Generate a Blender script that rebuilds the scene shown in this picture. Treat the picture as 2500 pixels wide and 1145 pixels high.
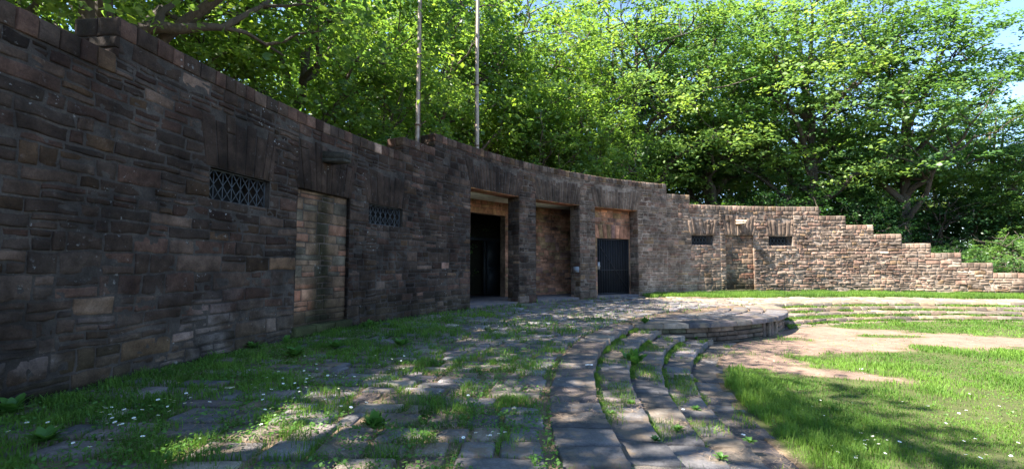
import bpy, math, random
import numpy as np
from math import radians as rad, sin, cos, pi
for o in list(bpy.data.objects): bpy.data.objects.remove(o)
S = bpy.context.scene
COL = S.collection

# ------------------------------------------------------------------ camera, sky, sun
cam = bpy.data.objects.new('camera', bpy.data.cameras.new('camera'))
COL.objects.link(cam); S.camera = cam
F = 1108.36; V0 = 648.96; PITCH = math.atan((V0-572.5)/F)
cam.data.lens = 36*F/2500; cam.data.sensor_width = 36
cam.data.clip_start = .05; cam.data.clip_end = 3000
cam.location = (0, 0, 1.6); cam.rotation_euler = (pi/2+PITCH, 0, 0)
SUN_EL = rad(50); SUN = np.array([-.927*cos(SUN_EL), -.375*cos(SUN_EL), sin(SUN_EL)])   # towards the sun
W = bpy.data.worlds.new('World'); S.world = W; W.use_nodes = True
nt = W.node_tree; sky = nt.nodes.new('ShaderNodeTexSky'); sky.sky_type = 'NISHITA'
sky.sun_disc = False; sky.sun_elevation = SUN_EL; sky.sun_rotation = math.atan2(SUN[0], SUN[1])
sky.air_density = .8; sky.dust_density = 0; sky.ozone_density = 2.6
nt.links.new(sky.outputs[0], nt.nodes['Background'].inputs[0]); nt.nodes['Background'].inputs[1].default_value = .11
sl = bpy.data.lights.new('sun', 'SUN'); so = bpy.data.objects.new('sun', sl); COL.objects.link(so)
sl.energy = 5.0; sl.angle = rad(.55); sl.color = (1, .95, .87)
from mathutils import Vector
so.rotation_euler = Vector(SUN).to_track_quat('Z', 'Y').to_euler(); so.location = (-20, -5, 40)
S.view_settings.view_transform = 'Standard'; S.view_settings.look = 'None'
S.view_settings.exposure = 2.25; S.view_settings.gamma = 1
S.render.engine = 'CYCLES'
S.cycles.max_bounces = 8; S.cycles.diffuse_bounces = 4; S.cycles.transmission_bounces = 5; S.cycles.transparent_max_bounces = 8

# ------------------------------------------------------------------ geometry of the place
CX, CY, R = 17.29, 4.02, 23.0           # centre and radius of the curved wall
TH = .65                                 # its thickness
LIPS = [16.3, 15.75, 15.2, 14.65]; RL = 14.05; DROP = .15; ZL = -.6
AX = 131.1                               # axis of symmetry, degrees
SX, SY, SR = CX+21.1*cos(rad(AX)), CY+21.1*sin(rad(AX)), 7.3   # stage circle

# ------------------------------------------------------------------ helpers
rng = np.random.default_rng(7)
def h3(i, j, k, s=0):
    n = (i*374761393 + j*668265263 + k*2147483647 + s*974634777) & 0xffffffff
    n = ((n ^ (n >> 13))*1274126177) & 0xffffffff
    n = ((n ^ (n >> 15))*2246822519) & 0xffffffff
    return ((n ^ (n >> 16)) & 0xffffff)/float(0xffffff)
def vnoise(x, y, z=0., s=0):             # value noise 0..1
    x, y, z = np.broadcast_arrays(np.asarray(x, float), y, z)
    xi, yi, zi = [np.floor(a).astype(np.int64) for a in (x, y, z)]
    fx, fy, fz = x-xi, y-yi, z-zi
    fx, fy, fz = [f*f*(3-2*f) for f in (fx, fy, fz)]
    r = 0
    for a in (0, 1):
        for b in (0, 1):
            for c in (0, 1):
                r = r+h3(xi+a, yi+b, zi+c, s)*(fx if a else 1-fx)*(fy if b else 1-fy)*(fz if c else 1-fz)
    return r
def fbm(x, y, z=0., s=0, o=3):
    r = 0; a = .5; t = 0
    for k in range(o):
        r = r+a*vnoise(np.asarray(x)*2**k, np.asarray(y)*2**k, np.asarray(z)*2**k, s+k*17); t += a; a *= .5
    return r/t
def sstep(a, b, x): t = np.clip((x-a)/(b-a), 0, 1); return t*t*(3-2*t)

def build(name, V, faces, mat, parent=None, col=None, smooth=False, link=True):
    V = np.asarray(V, float).reshape(-1, 3)
    me = bpy.data.meshes.new(name); me.vertices.add(len(V)); me.vertices.foreach_set('co', V.ravel())
    faces = [np.asarray(f, np.int64) for f in faces if len(f)]
    tot = np.concatenate([np.full(len(f), f.shape[1]) for f in faces]); idx = np.concatenate([f.ravel() for f in faces])
    me.loops.add(len(idx)); me.loops.foreach_set('vertex_index', idx.astype(np.int32))
    me.polygons.add(len(tot)); st = np.concatenate([[0], np.cumsum(tot)[:-1]])
    me.polygons.foreach_set('loop_start', st.astype(np.int32)); me.polygons.foreach_set('loop_total', tot.astype(np.int32))
    if smooth: me.polygons.foreach_set('use_smooth', np.ones(len(tot), bool))
    me.update(calc_edges=True)
    if col is not None:
        a = me.color_attributes.new('col', 'FLOAT_COLOR', 'POINT')
        c = np.ones((len(V), 4)); c[:, :3] = np.clip(col, 0, 1); a.data.foreach_set('color', c.ravel())
    for m in (mat if isinstance(mat, list) else [mat]): me.materials.append(m)
    o = bpy.data.objects.new(name, me)
    if link: COL.objects.link(o)
    if parent: o.parent = parent
    return o
class MB:
    def __init__(s): s.V = []; s.F = {}; s.C = []; s.n = 0
    def add(s, V, F, c=None):
        V = np.asarray(V, float).reshape(-1, 3)
        for f in (F if isinstance(F, list) and len(F) and isinstance(F[0], np.ndarray) and F[0].ndim == 2 else [np.asarray(F)]):
            s.F.setdefault(f.shape[1], []).append(f+s.n)
        s.V.append(V); s.n += len(V)
        s.C.append(np.broadcast_to(np.asarray(c if c is not None else (.5, .5, .5), float), (len(V), 3)))
    def box(s, fn, a, b, c=None, seg=1):     # axis box a..b in a mapped space, divided along its first axis
        P = []; a = list(a); b = list(b)
        for i in range(seg+1):
            x = a[0]+(b[0]-a[0])*i/seg
            for y, z in ((a[1], a[2]), (b[1], a[2]), (b[1], b[2]), (a[1], b[2])): P.append((x, y, z))
        P = np.array(P); Fq = []
        for i in range(seg):
            for k in range(4):
                Fq.append((i*4+k, i*4+(k+1) % 4, (i+1)*4+(k+1) % 4, (i+1)*4+k))
        Fq.append((3, 2, 1, 0)); e = seg*4; Fq.append((e, e+1, e+2, e+3))
        s.add(fn(P), np.array(Fq), c)
    def tube(s, pts, rad_, n=6, c=None, cap=True):
        pts = np.asarray(pts, float); m = len(pts)
        r = np.broadcast_to(np.asarray(rad_, float), (m,))
        t = np.gradient(pts, axis=0); t /= np.linalg.norm(t, axis=1)[:, None]+1e-9
        up = np.where(np.abs(t[:, 2:3]) > .9, [[1., 0, 0]], [[0, 0, 1.]]) if False else np.tile([[.31, .95, .05]], (m, 1)) if abs(t[:, 2].mean()) > .8 else np.tile([[0., 0, 1]], (m, 1))
        a = np.cross(t, up); a /= np.linalg.norm(a, axis=1)[:, None]+1e-9; b = np.cross(t, a)
        an = np.arange(n)*2*pi/n
        V = pts[:, None]+r[:, None, None]*(np.cos(an)[None, :, None]*a[:, None]+np.sin(an)[None, :, None]*b[:, None])
        i, k = np.meshgrid(np.arange(m-1), np.arange(n), indexing='ij'); k2 = (k+1) % n
        Fq = np.stack([i*n+k, i*n+k2, (i+1)*n+k2, (i+1)*n+k], -1).reshape(-1, 4)
        s.add(V.reshape(-1, 3), Fq, c)
        if cap:
            s.F.setdefault(n, []).append((np.arange(n)[None]+s.n-n))
    def make(s, name, mat, parent=None, smooth=False, color=True):
        return build(name, np.concatenate(s.V), [np.concatenate(f) for f in s.F.values()], mat, parent, np.concatenate(s.C) if color else None, smooth)
ident = lambda P: P
def empty(name, loc=(0, 0, 0)):
    o = bpy.data.objects.new(name, None); COL.objects.link(o); o.location = loc; o.empty_display_size = .3; return o
def tag(o, label=None, cat=None, group=None, kind=None):
    if label: o['label'] = label
    if cat: o['category'] = cat
    if group: o['group'] = group
    if kind: o['kind'] = kind
    return o
def px(u, v, depth):                      # a point seen at pixel u, v at a given forward distance (used to measure the photo)
    x = (u-1250)/F; y = -(v-572.5)/F; cp, sp = cos(PITCH), sin(PITCH)
    Y = cp-y*sp; Z = sp+y*cp; k = depth/Y
    return np.array([x*k, depth, 1.6+Z*k])
def angat(u, Rr):
    k = (u-1250)/F; a_ = k*k+1; b_ = -(k*CX+CY); c_ = CX*CX+CY*CY-Rr*Rr; y = (-b_+math.sqrt(b_*b_-a_*c_))/a_
    return math.degrees(math.atan2(y-CY, k*y-CX)), y
def pol(r, deg, z=0.): return np.array([CX+r*cos(rad(deg)), CY+r*sin(rad(deg)), z])

# ------------------------------------------------------------------ materials
def nodes(name):
    m = bpy.data.materials.new(name); m.use_nodes = True; n = m.node_tree
    return m, n, n.nodes['Principled BSDF'], lambda t, **k: _nn(n, t, k)
def _nn(n, t, k):
    x = n.nodes.new(t)
    for a, b in k.items():
        if a.startswith('i_'): x.inputs[a[2:].replace('_', ' ')].default_value = b
        else: setattr(x, a, b)
    return x
def noise(n, N, scale, detail=5, rough=.6, vec=None):
    t = N('ShaderNodeTexNoise'); t.inputs['Scale'].default_value = scale; t.inputs['Detail'].default_value = detail; t.inputs['Roughness'].default_value = rough
    if vec is not None: n.links.new(vec, t.inputs['Vector'])
    return t
def ramp(n, N, src, p0, p1, c0=(0, 0, 0, 1), c1=(1, 1, 1, 1)):
    r = N('ShaderNodeValToRGB'); r.color_ramp.elements[0].position = p0; r.color_ramp.elements[1].position = p1
    r.color_ramp.elements[0].color = c0; r.color_ramp.elements[1].color = c1; n.links.new(src, r.inputs[0]); return r
def mix(n, N, a, b, fac, mode='MIX'):
    x = N('ShaderNodeMix'); x.data_type = 'RGBA'; x.blend_type = mode
    for s, v in ((x.inputs[0], fac), (x.inputs[6], a), (x.inputs[7], b)):
        if hasattr(v, 'is_linked') or hasattr(v, 'links'): n.links.new(v, s)
        else: s.default_value = v
    return x.outputs[2]
def stone_mat(name, lichen=.6, bump=.5, var=.5, specks=True, dirt=None, rough=.85, point=False):
    m, n, P, N = nodes(name)
    tc = N('ShaderNodeTexCoord').outputs['Object']
    at = N('ShaderNodeAttribute', attribute_name='col').outputs['Color']
    n1 = noise(n, N, 5.5, 6, .65, tc); n2 = noise(n, N, 38, 5, .7, tc); n3 = noise(n, N, 1.1, 4, .6, tc)
    v = ramp(n, N, n1.outputs[0], .25, .8, (1-var, 1-var, 1-var, 1), (1+var, 1+var*.95, 1+var*.9, 1)).outputs[0]
    c = mix(n, N, at, v, 1., 'MULTIPLY')
    v2 = ramp(n, N, n2.outputs[0], .3, .75, (.72, .72, .72, 1), (1.35, 1.33, 1.3, 1)).outputs[0]
    c = mix(n, N, c, v2, 1., 'MULTIPLY')
    if specks:                            # pale lichen flecks in drifts
        a = ramp(n, N, noise(n, N, 13, 3, .6, tc).outputs[0], .66, .70).outputs[0]
        b = ramp(n, N, noise(n, N, .9, 3, .6, tc).outputs[0], .5, .65).outputs[0]
        x = N('ShaderNodeMath', operation='MULTIPLY'); n.links.new(a, x.inputs[0]); n.links.new(b, x.inputs[1])
        y = N('ShaderNodeMath', operation='MULTIPLY'); n.links.new(x.outputs[0], y.inputs[0]); y.inputs[1].default_value = lichen
        c = mix(n, N, c, (.34, .34, .34, 1), y.outputs[0])
    if point:
        v3 = ramp(n, N, n3.outputs[0], .36, .66, (.55, .53, .52, 1), (1.5, 1.46, 1.42, 1)).outputs[0]
        c = mix(n, N, c, v3, 1., 'MULTIPLY')
    if point:                             # surviving pale lime pointing and splashes in drifts
        a = ramp(n, N, noise(n, N, 4.0, 6, .7, tc).outputs[0], .60, .70).outputs[0]
        b = ramp(n, N, noise(n, N, 26, 4, .7, tc).outputs[0], .46, .60).outputs[0]
        x = N('ShaderNodeMath', operation='MULTIPLY'); n.links.new(a, x.inputs[0]); n.links.new(b, x.inputs[1])
        y = N('ShaderNodeMath', operation='MULTIPLY'); n.links.new(x.outputs[0], y.inputs[0]); y.inputs[1].default_value = .30
        c = mix(n, N, c, (.30, .26, .235, 1), y.outputs[0])
    if dirt:
        d = ramp(n, N, noise(n, N, 2.3, 6, .7, tc).outputs[0], .50, .62).outputs[0]
        n4 = noise(n, N, 60, 3, .7, tc)
        dc = mix(n, N, dirt, tuple(q*.5 for q in dirt[:3])+(1,), n4.outputs[0])
        c = mix(n, N, c, dc, d)
    n.links.new(c, P.inputs['Base Color']); P.inputs['Roughness'].default_value = rough
    P.inputs['Specular IOR Level'].default_value = .15
    b = N('ShaderNodeBump'); b.inputs['Strength'].default_value = bump; b.inputs['Distance'].default_value = .02
    n5 = noise(n, N, 14, 8, .75, tc); n.links.new(n5.outputs[0], b.inputs['Height'])
    n.links.new(b.outputs[0], P.inputs['Normal']); return m
M_wall = stone_mat('wall_sandstone', .75, .9, .48, point=True)
M_pave = stone_mat('paving_stone', .7, .8, .42, True, (.24, .18, .13, 1))
M_step = stone_mat('step_stone', .8, .8, .42, True, (.215, .165, .12, 1))
M_soil = stone_mat('soil_and_gravel', .0, .5, .25, False)
def plain(name, c, rough=.6, metal=0., var=.25, scale=20):
    m, n, P, N = nodes(name)
    tc = N('ShaderNodeTexCoord').outputs['Object']; t = noise(n, N, scale, 5, .65, tc)
    r = ramp(n, N, t.outputs[0], .3, .75, tuple(q*(1-var) for q in c)+(1,), tuple(min(1, q*(1+var)) for q in c)+(1,))
    n.links.new(r.outputs[0], P.inputs['Base Color']); P.inputs['Roughness'].default_value = rough; P.inputs['Metallic'].default_value = metal
    return m
M_iron = plain('painted_iron', (.009, .010, .014), .6, 0)
M_grille = plain('grey_grille_iron', (.045, .052, .06), .6, 0)
M_black = plain('black_sheet_and_opening_dark', (.002, .0025, .004), .95, 0)  # gate's backing sheet, and the painted dark inside the grille openings
M_darkdoor = plain('dark_door_paint', (.02, .025, .028), .6)
M_zinc = plain('worn_lock_metal', (.3, .3, .3), .5, .5)
M_plaster = plain('ceiling_plaster', (.42, .36, .26), .9, 0, .3, 3)
M_green = plain('stained_green_plaster', (.022, .023, .011), .9, 0, .35, 4)
M_white = plain('white_petal', (.8, .8, .8), .6, 0, .05)
M_yellow = plain('yellow_floret', (.7, .5, .05), .6, 0, .05)
M_dry = plain('dry_leaf', (.45, .38, .27), .8, 0, .3)
def leaf_mat(name, c, t, tf=.45, var=.3, gloss=.35, attr=False, rough=.42):
    m, n, P, N = nodes(name)
    tc = N('ShaderNodeTexCoord').outputs['Object']; oi = N('ShaderNodeObjectInfo')
    n1 = noise(n, N, .45, 3, .5, tc); n2 = noise(n, N, 7, 2, .5, tc)
    a = N('ShaderNodeMath', operation='MULTIPLY_ADD'); n.links.new(n1.outputs[0], a.inputs[0]); a.inputs[1].default_value = .6
    b = N('ShaderNodeMath', operation='MULTIPLY'); n.links.new(n2.outputs[0], b.inputs[0]); b.inputs[1].default_value = .4
    n.links.new(b.outputs[0], a.inputs[2])
    def two(cc):
        cc = tuple(q/(.62 if attr and name != 'grass_blades' else 1.) for q in cc); lo = (cc[0]*(1-var*1.2), cc[1]*(1-var), cc[2]*(1-var), 1); hi = (cc[0]*(1+var*1.3), cc[1]*(1+var), cc[2]*(1+var*.6), 1)
        r = ramp(n, N, a.outputs[0], .38, .62, lo, hi).outputs[0]
        if attr: r = mix(n, N, r, N('ShaderNodeAttribute', attribute_name='col').outputs['Color'], 1., 'MULTIPLY')
        return r
    n.links.new(two(c), P.inputs['Base Color']); P.inputs['Roughness'].default_value = rough; P.inputs['Specular IOR Level'].default_value = gloss
    T = N('ShaderNodeBsdfTranslucent'); n.links.new(two(t), T.inputs[0])
    X = N('ShaderNodeMixShader'); X.inputs[0].default_value = tf
    n.links.new(P.outputs[0], X.inputs[1]); n.links.new(T.outputs[0], X.inputs[2])
    n.links.new(X.outputs[0], n.nodes['Material Output'].inputs[0]); return m
M_leaf_oak = leaf_mat('oak_leaves', (.080, .140, .034), (.25, .42, .05), .45, attr=True)
M_leaf_light = leaf_mat('maple_leaves', (.125, .205, .055), (.27, .44, .07), .4, attr=True)
M_leaf_mid = leaf_mat('beech_leaves', (.085, .16, .045), (.18, .36, .055), .4, attr=True)
M_leaf_dark = leaf_mat('evergreen_leaves', (.035, .085, .025), (.07, .18, .03), .35, attr=True)
M_grass = leaf_mat('grass_blades', (.10, .19, .032), (.20, .36, .05), .4, .35, .2, True, .6)
M_weed = leaf_mat('weed_leaves', (.085, .19, .04), (.17, .38, .05), .4, .25, .3)
def bark(name, c):
    m, n, P, N = nodes(name); tc = N('ShaderNodeTexCoord').outputs['Object']
    mp = N('ShaderNodeMapping'); mp.inputs['Scale'].default_value = (6, 6, 1.2); n.links.new(tc, mp.inputs[0])
    t = noise(n, N, 2.5, 6, .7, mp.outputs[0])
    r = ramp(n, N, t.outputs[0], .3, .7, tuple(q*.5 for q in c)+(1,), tuple(q*1.5 for q in c)+(1,))
    n.links.new(r.outputs[0], P.inputs['Base Color']); P.inputs['Roughness'].default_value = .9
    b = N('ShaderNodeBump'); b.inputs['Strength'].default_value = .9; b.inputs['Distance'].default_value = .05; n.links.new(t.outputs[0], b.inputs['Height']); n.links.new(b.outputs[0], P.inputs['Normal'])
    return m
M_bark = bark('bark', (.085, .065, .048)); M_bark_grey = bark('grey_bark', (.075, .058, .044))

# ------------------------------------------------------------------ stones
def stones(mb, st, fn, warp=.012, skirt=-.015, rough=.012, mx=2, my=2, edge=.014, cfn=None, warpf=2.6, seed=0):
    """st: array (n, 8): s0, s1, t0, t1, offset, r, g, b.  fn maps (s, t, d) to the world."""
    st = np.asarray(st, float)
    if not len(st): return
    n = len(st)
    def axis(a, b, m):
        L = b-a; e = np.minimum(edge, L*.22); dl = e*.18
        cols = [a*1., a+dl, a+e]+[a+e+(L-2*e)*(k+1)/(m+1) for k in range(m)]+[b-e, b-dl, b*1.]
        return np.stack(cols, 1)
    A = axis(st[:, 0], st[:, 1], mx); B = axis(st[:, 2], st[:, 3], my); nx, ny = A.shape[1], B.shape[1]
    Sg = np.repeat(A[:, :, None], ny, 2); Tg = np.repeat(B[:, None, :], nx, 1)
    ix = np.minimum(np.arange(nx), nx-1-np.arange(nx)); iy = np.minimum(np.arange(ny), ny-1-np.arange(ny))
    lev = np.minimum(ix[:, None], iy[None, :])
    seedv = (np.arange(n)*7.13+seed*3.7)[:, None, None]
    nz = fbm(Sg*7+seedv, Tg*9, seedv*.37, 3, 3)-.5
    tilt = (rng.random((n, 2, 1, 1))-.5)
    a = (Sg-Sg.mean((1, 2), keepdims=True))/(np.ptp(Sg, axis=(1, 2))[:, None, None]+1e-6); b = (Tg-Tg.mean((1, 2), keepdims=True))/(np.ptp(Tg, axis=(1, 2))[:, None, None]+1e-6)
    top = st[:, 4][:, None, None]+rough*(nz*2.4+tilt[:, 0]*a*1.3+tilt[:, 1]*b*1.6)
    D = np.where(lev == 0, skirt, np.where(lev == 1, top-edge*.55-rough*.25, top))
    # pull rounded corners in
    wS = (fbm(Sg*warpf, Tg*warpf, 0, 11+seed)-.5)*2*warp; wT = (fbm(Sg*warpf, Tg*warpf, 5., 23+seed)-.5)*2*warp
    jit = (vnoise(Sg*17, Tg*17, seedv, 5)-.5)*edge*.9*(lev <= 1)
    Pm = np.stack([Sg+wS+jit*np.sign(a)*-1, Tg+wT+jit*np.sign(b)*-1, D], -1).reshape(-1, 3)
    i, j = np.meshgrid(np.arange(nx-1), np.arange(ny-1), indexing='ij')
    q = np.stack([i*ny+j, (i+1)*ny+j, (i+1)*ny+j+1, i*ny+j+1], -1).reshape(-1, 4)
    Fq = (q[None]+(np.arange(n)*nx*ny)[:, None, None]).reshape(-1, 4)
    c = np.repeat(st[:, 5:8], nx*ny, 0)
    if cfn is not None: c = cfn(Pm, c)
    mb.add(fn(Pm), Fq, c)

def tile(free, rects, hmin=.2, hmax=.34, lmin=.2, lmax=.62, split=.5, gap=.022, colf=None, off=(.02, .045), rs=1, levels=()):
    """fill the band free=(s0,s1,t0,t1) with coursed rubble round the obstacle rects (s0,s1,t0,t1)"""
    r = random.Random(rs); out = []
    s0, s1, t0, t1 = free; t = t0; lv = sorted(l for l in levels if t0 < l < t1)+[t1]
    while t < t1-1e-4:
        nxt = [l for l in lv if l > t+1e-4][0]; h = r.uniform(hmin, hmax)
        if t+h > nxt-hmin*.6: h = nxt-t if nxt-t < hmax*1.35 else (nxt-t)/2
        z0, z1 = t, t+h; t = z1
        ob = [q for q in rects if q[2] < z1-.004 and q[3] > z0+.004]
        bp = sorted(set([s0, s1]+[max(s0, min(s1, e)) for q in ob for e in q[:2]]))
        for ua, ub in zip(bp[:-1], bp[1:]):
            if ub-ua < .03: continue
            m = (ua+ub)/2; fr = [(z0, z1)]
            for q in ob:
                if q[0] < m < q[1]:
                    nf = []
                    for a, b in fr:
                        if q[2] > a: nf.append((a, min(b, q[2])))
                        if q[3] < b: nf.append((max(a, q[3]), b))
                    fr = [f for f in nf if f[1]-f[0] > .035]
            for a, b in fr:
                u = ua+ (0 if len(ob) else 0)
                while u < ub-1e-4:
                    L = r.uniform(lmin, lmax)*(.8+.6*r.random())
                    if u+L > ub-lmin*.7: L = ub-u if ub-u < lmax*1.4 else (ub-u)/2
                    hh = b-a; parts = [(a, b)]
                    if hh > .18 and r.random() < split:
                        k = a+hh*r.uniform(.38, .62); parts = [(a, k), (k, b)]
                    for p0, p1 in parts:
                        uu = [(u, u+L)]
                        if len(parts) > 1 and L > .5 and r.random() < .45: k = u+L*r.uniform(.35, .65); uu = [(u, k), (k, u+L)]
                        for x0, x1 in uu:
                            g = gap*r.uniform(.6, 1.4)/2
                            c = colf(r, (x0+x1)/2, (p0+p1)/2)
                            out.append((x0+g, x1-g, p0+g, p1-g, r.uniform(*off))+tuple(c))
                    u += L
    return out
def shell(mb, cells, fn, us, zs, d0, d1, c):
    """solid wall core: cells[i][j] true between us[i],us[i+1] / zs[j],zs[j+1]; only outside faces are emitted"""
    nu, nz = len(us)-1, len(zs)-1; P = []; Fq = []
    def ok(i, j): return 0 <= i < nu and 0 <= j < nz and cells[i][j]
    def quad(*p): k = len(P); P.extend(p); Fq.append((k, k+1, k+2, k+3))
    for i in range(nu):
        for j in range(nz):
            if not ok(i, j): continue
            a, b, z0, z1 = us[i], us[i+1], zs[j], zs[j+1]
            quad((a, z0, d0), (b, z0, d0), (b, z1, d0), (a, z1, d0)); quad((a, z0, d1), (a, z1, d1), (b, z1, d1), (b, z0, d1))
            if not ok(i-1, j): quad((a, z0, d0), (a, z1, d0), (a, z1, d1), (a, z0, d1))
            if not ok(i+1, j): quad((b, z0, d0), (b, z0, d1), (b, z1, d1), (b, z1, d0))
            if not ok(i, j-1): quad((a, z0, d0), (a, z0, d1), (b, z0, d1), (b, z0, d0))
            if not ok(i, j+1): quad((a, z1, d0), (b, z1, d0), (b, z1, d1), (a, z1, d1))
    mb.add(fn(np.array(P)), np.array(Fq), c)

def wallmap(R0):
    def f(P): th = P[:, 0]; r = R0-P[:, 2]; a = np.radians(th); return np.stack([CX+r*np.cos(a), CY+r*np.sin(a), P[:, 1]], 1)
    return f
MPD = R*pi/180                            # metres per degree along the face
def arcmap(R0):                           # first coordinate in metres, measured from the axis, rising angle
    def f(P): a = np.radians(AX)+P[:, 0]/R0; r = R0-P[:, 2]; return np.stack([CX+r*np.cos(a), CY+r*np.sin(a), P[:, 1]], 1)
    return f
WM = arcmap(R)
U = lambda deg: (deg-AX)*MPD              # degree -> metres along the wall face

# profile of the top (masonry + coping), symmetric about the axis
H1, H2, H3 = 6.17, 5.64, 5.12
prof = [(112., 150.2, H1), (108., 112., H2), (150.2, 154.2, H2), (87.4, 108., H3), (154.2, 174.5, H3)]
a = 87.4; hgt = H3
for k in range(7):
    hgt -= .56; w = 3.72-.09*k; prof.append((a-w, a, hgt)); prof.append((174.5+3.75*k, 174.5+3.75*(k+1), hgt)); a -= w
prof.append((a-6, a, max(hgt-.4, .7)))
A0 = a-6; A1 = 174.5+3.75*7
def topat(deg):
    for p in prof:
        if p[0] <= deg <= p[1]: return p[2]
    return 0
CH = .27                                  # coping height
DT = 4.6                                  # door head
doors = [(137.6, 145.15), (127.35, 134.85), (117.1, 124.65)]
niches = [(159.85, 164.4), (97.5, 102.1)]
grilles = [(166.45, 170.1), (154.15, 157.9), (104.1, 107.8), (91.4, 95.1)]
GZ = (2.79, 3.36)
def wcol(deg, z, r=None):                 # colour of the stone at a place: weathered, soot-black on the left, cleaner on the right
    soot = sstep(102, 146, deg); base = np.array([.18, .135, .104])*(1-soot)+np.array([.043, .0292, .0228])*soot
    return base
def stonecol(r, s, z, light=1.):
    deg = AX+s/MPD; b = wcol(deg, z)*light
    k = r.random(); soot = float(sstep(102, 146, deg))
    tint = np.array([1, 1, 1.]) if k < .45 else np.array([1.08, .94, .93]) if k < .72 else np.array([.92, .98, 1.03]) if k < .92 else np.array([1.1, 1.0, .8])
    v = math.exp(r.gauss(0, .12+.22*soot))
    if r.random() < .05: v *= 1.5+soot*.5
    return b*tint*v
def stain(Pm, c):                         # marks with a shape of their own: run-off, moss at the foot, pale bloom low on the left wall
    s, z = Pm[:, 0], Pm[:, 1]; deg = AX+s/MPD; c = c.copy(); left = sstep(146, 160, deg)
    streak = fbm(s*3.2, z*.35, 0, 61, 3); k = sstep(.52, .7, streak)*sstep(1.5, 4.5, z)
    c *= (1-.35*k)[:, None]
    bloom = sstep(.52, .68, fbm(s*1.3, z*2.2, 0, 77, 4))*left*sstep(1.6, .3, z)*sstep(162, 170, deg)
    c += bloom[:, None]*np.array([.085, .075, .075])
    lite = sstep(.60, .68, fbm(s*.9, z*1.6, 3, 97, 4))*left*.5
    c += lite[:, None]*np.array([.022, .018, .015])
    foot = sstep(.9, .1, z+.5*(fbm(s*1.5, z*2, 0, 81)-.5))*.45
    c = c*(1-foot[:, None])+foot[:, None]*(c*.6+np.array([.015, .018, .006]))
    for a0, a1 in niches:                 # darker high up and mossy low down beside the right niche
        mid = (a0+a1)/2
        w = np.exp(-((deg-mid-1.2)/2.6)**2)*sstep(2.6, 3.3, z)*.5
        c *= (1-w*(deg < 125))[:, None]
        w2 = np.exp(-((deg-mid-1.6)/3.)**2)*sstep(1.6, .1, z)*.75*(deg < 125)
        c = c*(1-w2[:, None])+w2[:, None]*np.array([.055, .055, .022])
    return c

# ------------------------------------------------------------------ THE WALL
wall = empty('curved_stone_wall', tuple(pol(R, AX)))
tag(wall, 'long curved rubble stone wall with stepped ends and a three-bay portico, soot-black on the left and pinkish brown on the right', 'stone wall')
wall.location = (0, 0, 0)
obst = []
for a, b in doors: obst.append((U(a), U(b), -1, DT))
portal = (U(117.1), U(145.15))
vr = []                                   # voussoir zones (s0,s1,z0,z1)
for a, b in doors: vr.append((U(a), U(b), DT, DT+1.12))
for a, b in niches: vr.append((U(a)-.02, U(b)+.02, 3.38, 4.62)); obst.append((U(a), U(b), -1, 3.38))
for a, b in grilles: vr.append((U(a)-.05, U(b)+.05, GZ[1], GZ[1]+1.05)); obst.append((U(a), U(b), *GZ))
tops = [(U(a), U(b), h-CH, 9) for a, b, h in prof]
mas = MB()
us = sorted(set([U(x) for p in prof for x in p[:2]]+[v for o in obst for v in o[:2]]))
uu = []                                    # subdivide for the curve
for a, b in zip(us[:-1], us[1:]):
    if b-a < 1e-5: continue
    k = max(1, int((b-a)/.5)); uu += [a+(b-a)*i/k for i in range(k)]
uu.append(us[-1])
zs = sorted(set([-.3, DT, 3.38, GZ[0], GZ[1]]+[round(p[2]-CH+.005, 4) for p in prof]))
cells = [[(zs[j+1] <= topat(AX+((uu[i]+uu[i+1])/2)/MPD)-CH+.006) and not any(o[0] < (uu[i]+uu[i+1])/2 < o[1] and o[2] < (zs[j]+zs[j+1])/2 < o[3] for o in obst) for j in range(len(zs)-1)] for i in range(len(uu)-1)]
MORT = np.array([.16, .14, .125])
core = MB(); shell(core, cells, WM, uu, zs, .004, -TH, MORT)
cv = core.V[0]; dg = np.degrees(np.arctan2(cv[:, 1]-CY, cv[:, 0]-CX)); dg = np.where(dg < 0, dg+360, dg)
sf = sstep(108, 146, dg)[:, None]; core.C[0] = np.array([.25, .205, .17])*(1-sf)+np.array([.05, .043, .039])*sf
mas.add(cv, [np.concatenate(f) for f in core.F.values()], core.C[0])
LV = [GZ[0], GZ[1], DT, H3-CH, H2-CH, H1-CH]+[p[2]-CH for p in prof]
def face(deg0, deg1, seed, rough, off, hmin, hmax, lmin, lmax, split, gap, warp=.014, edge=.014, m=(2, 2)):
    st = tile((U(deg0), U(deg1), 0., H1-CH), [o for o in obst+vr+tops], hmin, hmax, lmin, lmax, split, gap, stonecol, off, seed, LV)
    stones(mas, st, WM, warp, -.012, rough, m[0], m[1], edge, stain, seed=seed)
face(157., A1, 11, .024, (.008, .030), .16, .31, .2, .72, .36, .022, .034, .016, (5, 3))
face(112., 157., 12, .012, (.006, .020), .14, .27, .2, .6, .35, .020, .022, .012)
face(103., 112., 13, .016, (.012, .030), .17, .30, .2, .6, .55, .020, .018)
face(A0, 103., 14, .048, (.020, .080), .13, .31, .17, .58, .5, .030, .034, .026, (4, 3))
mas.make('masonry', M_wall, wall)
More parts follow.
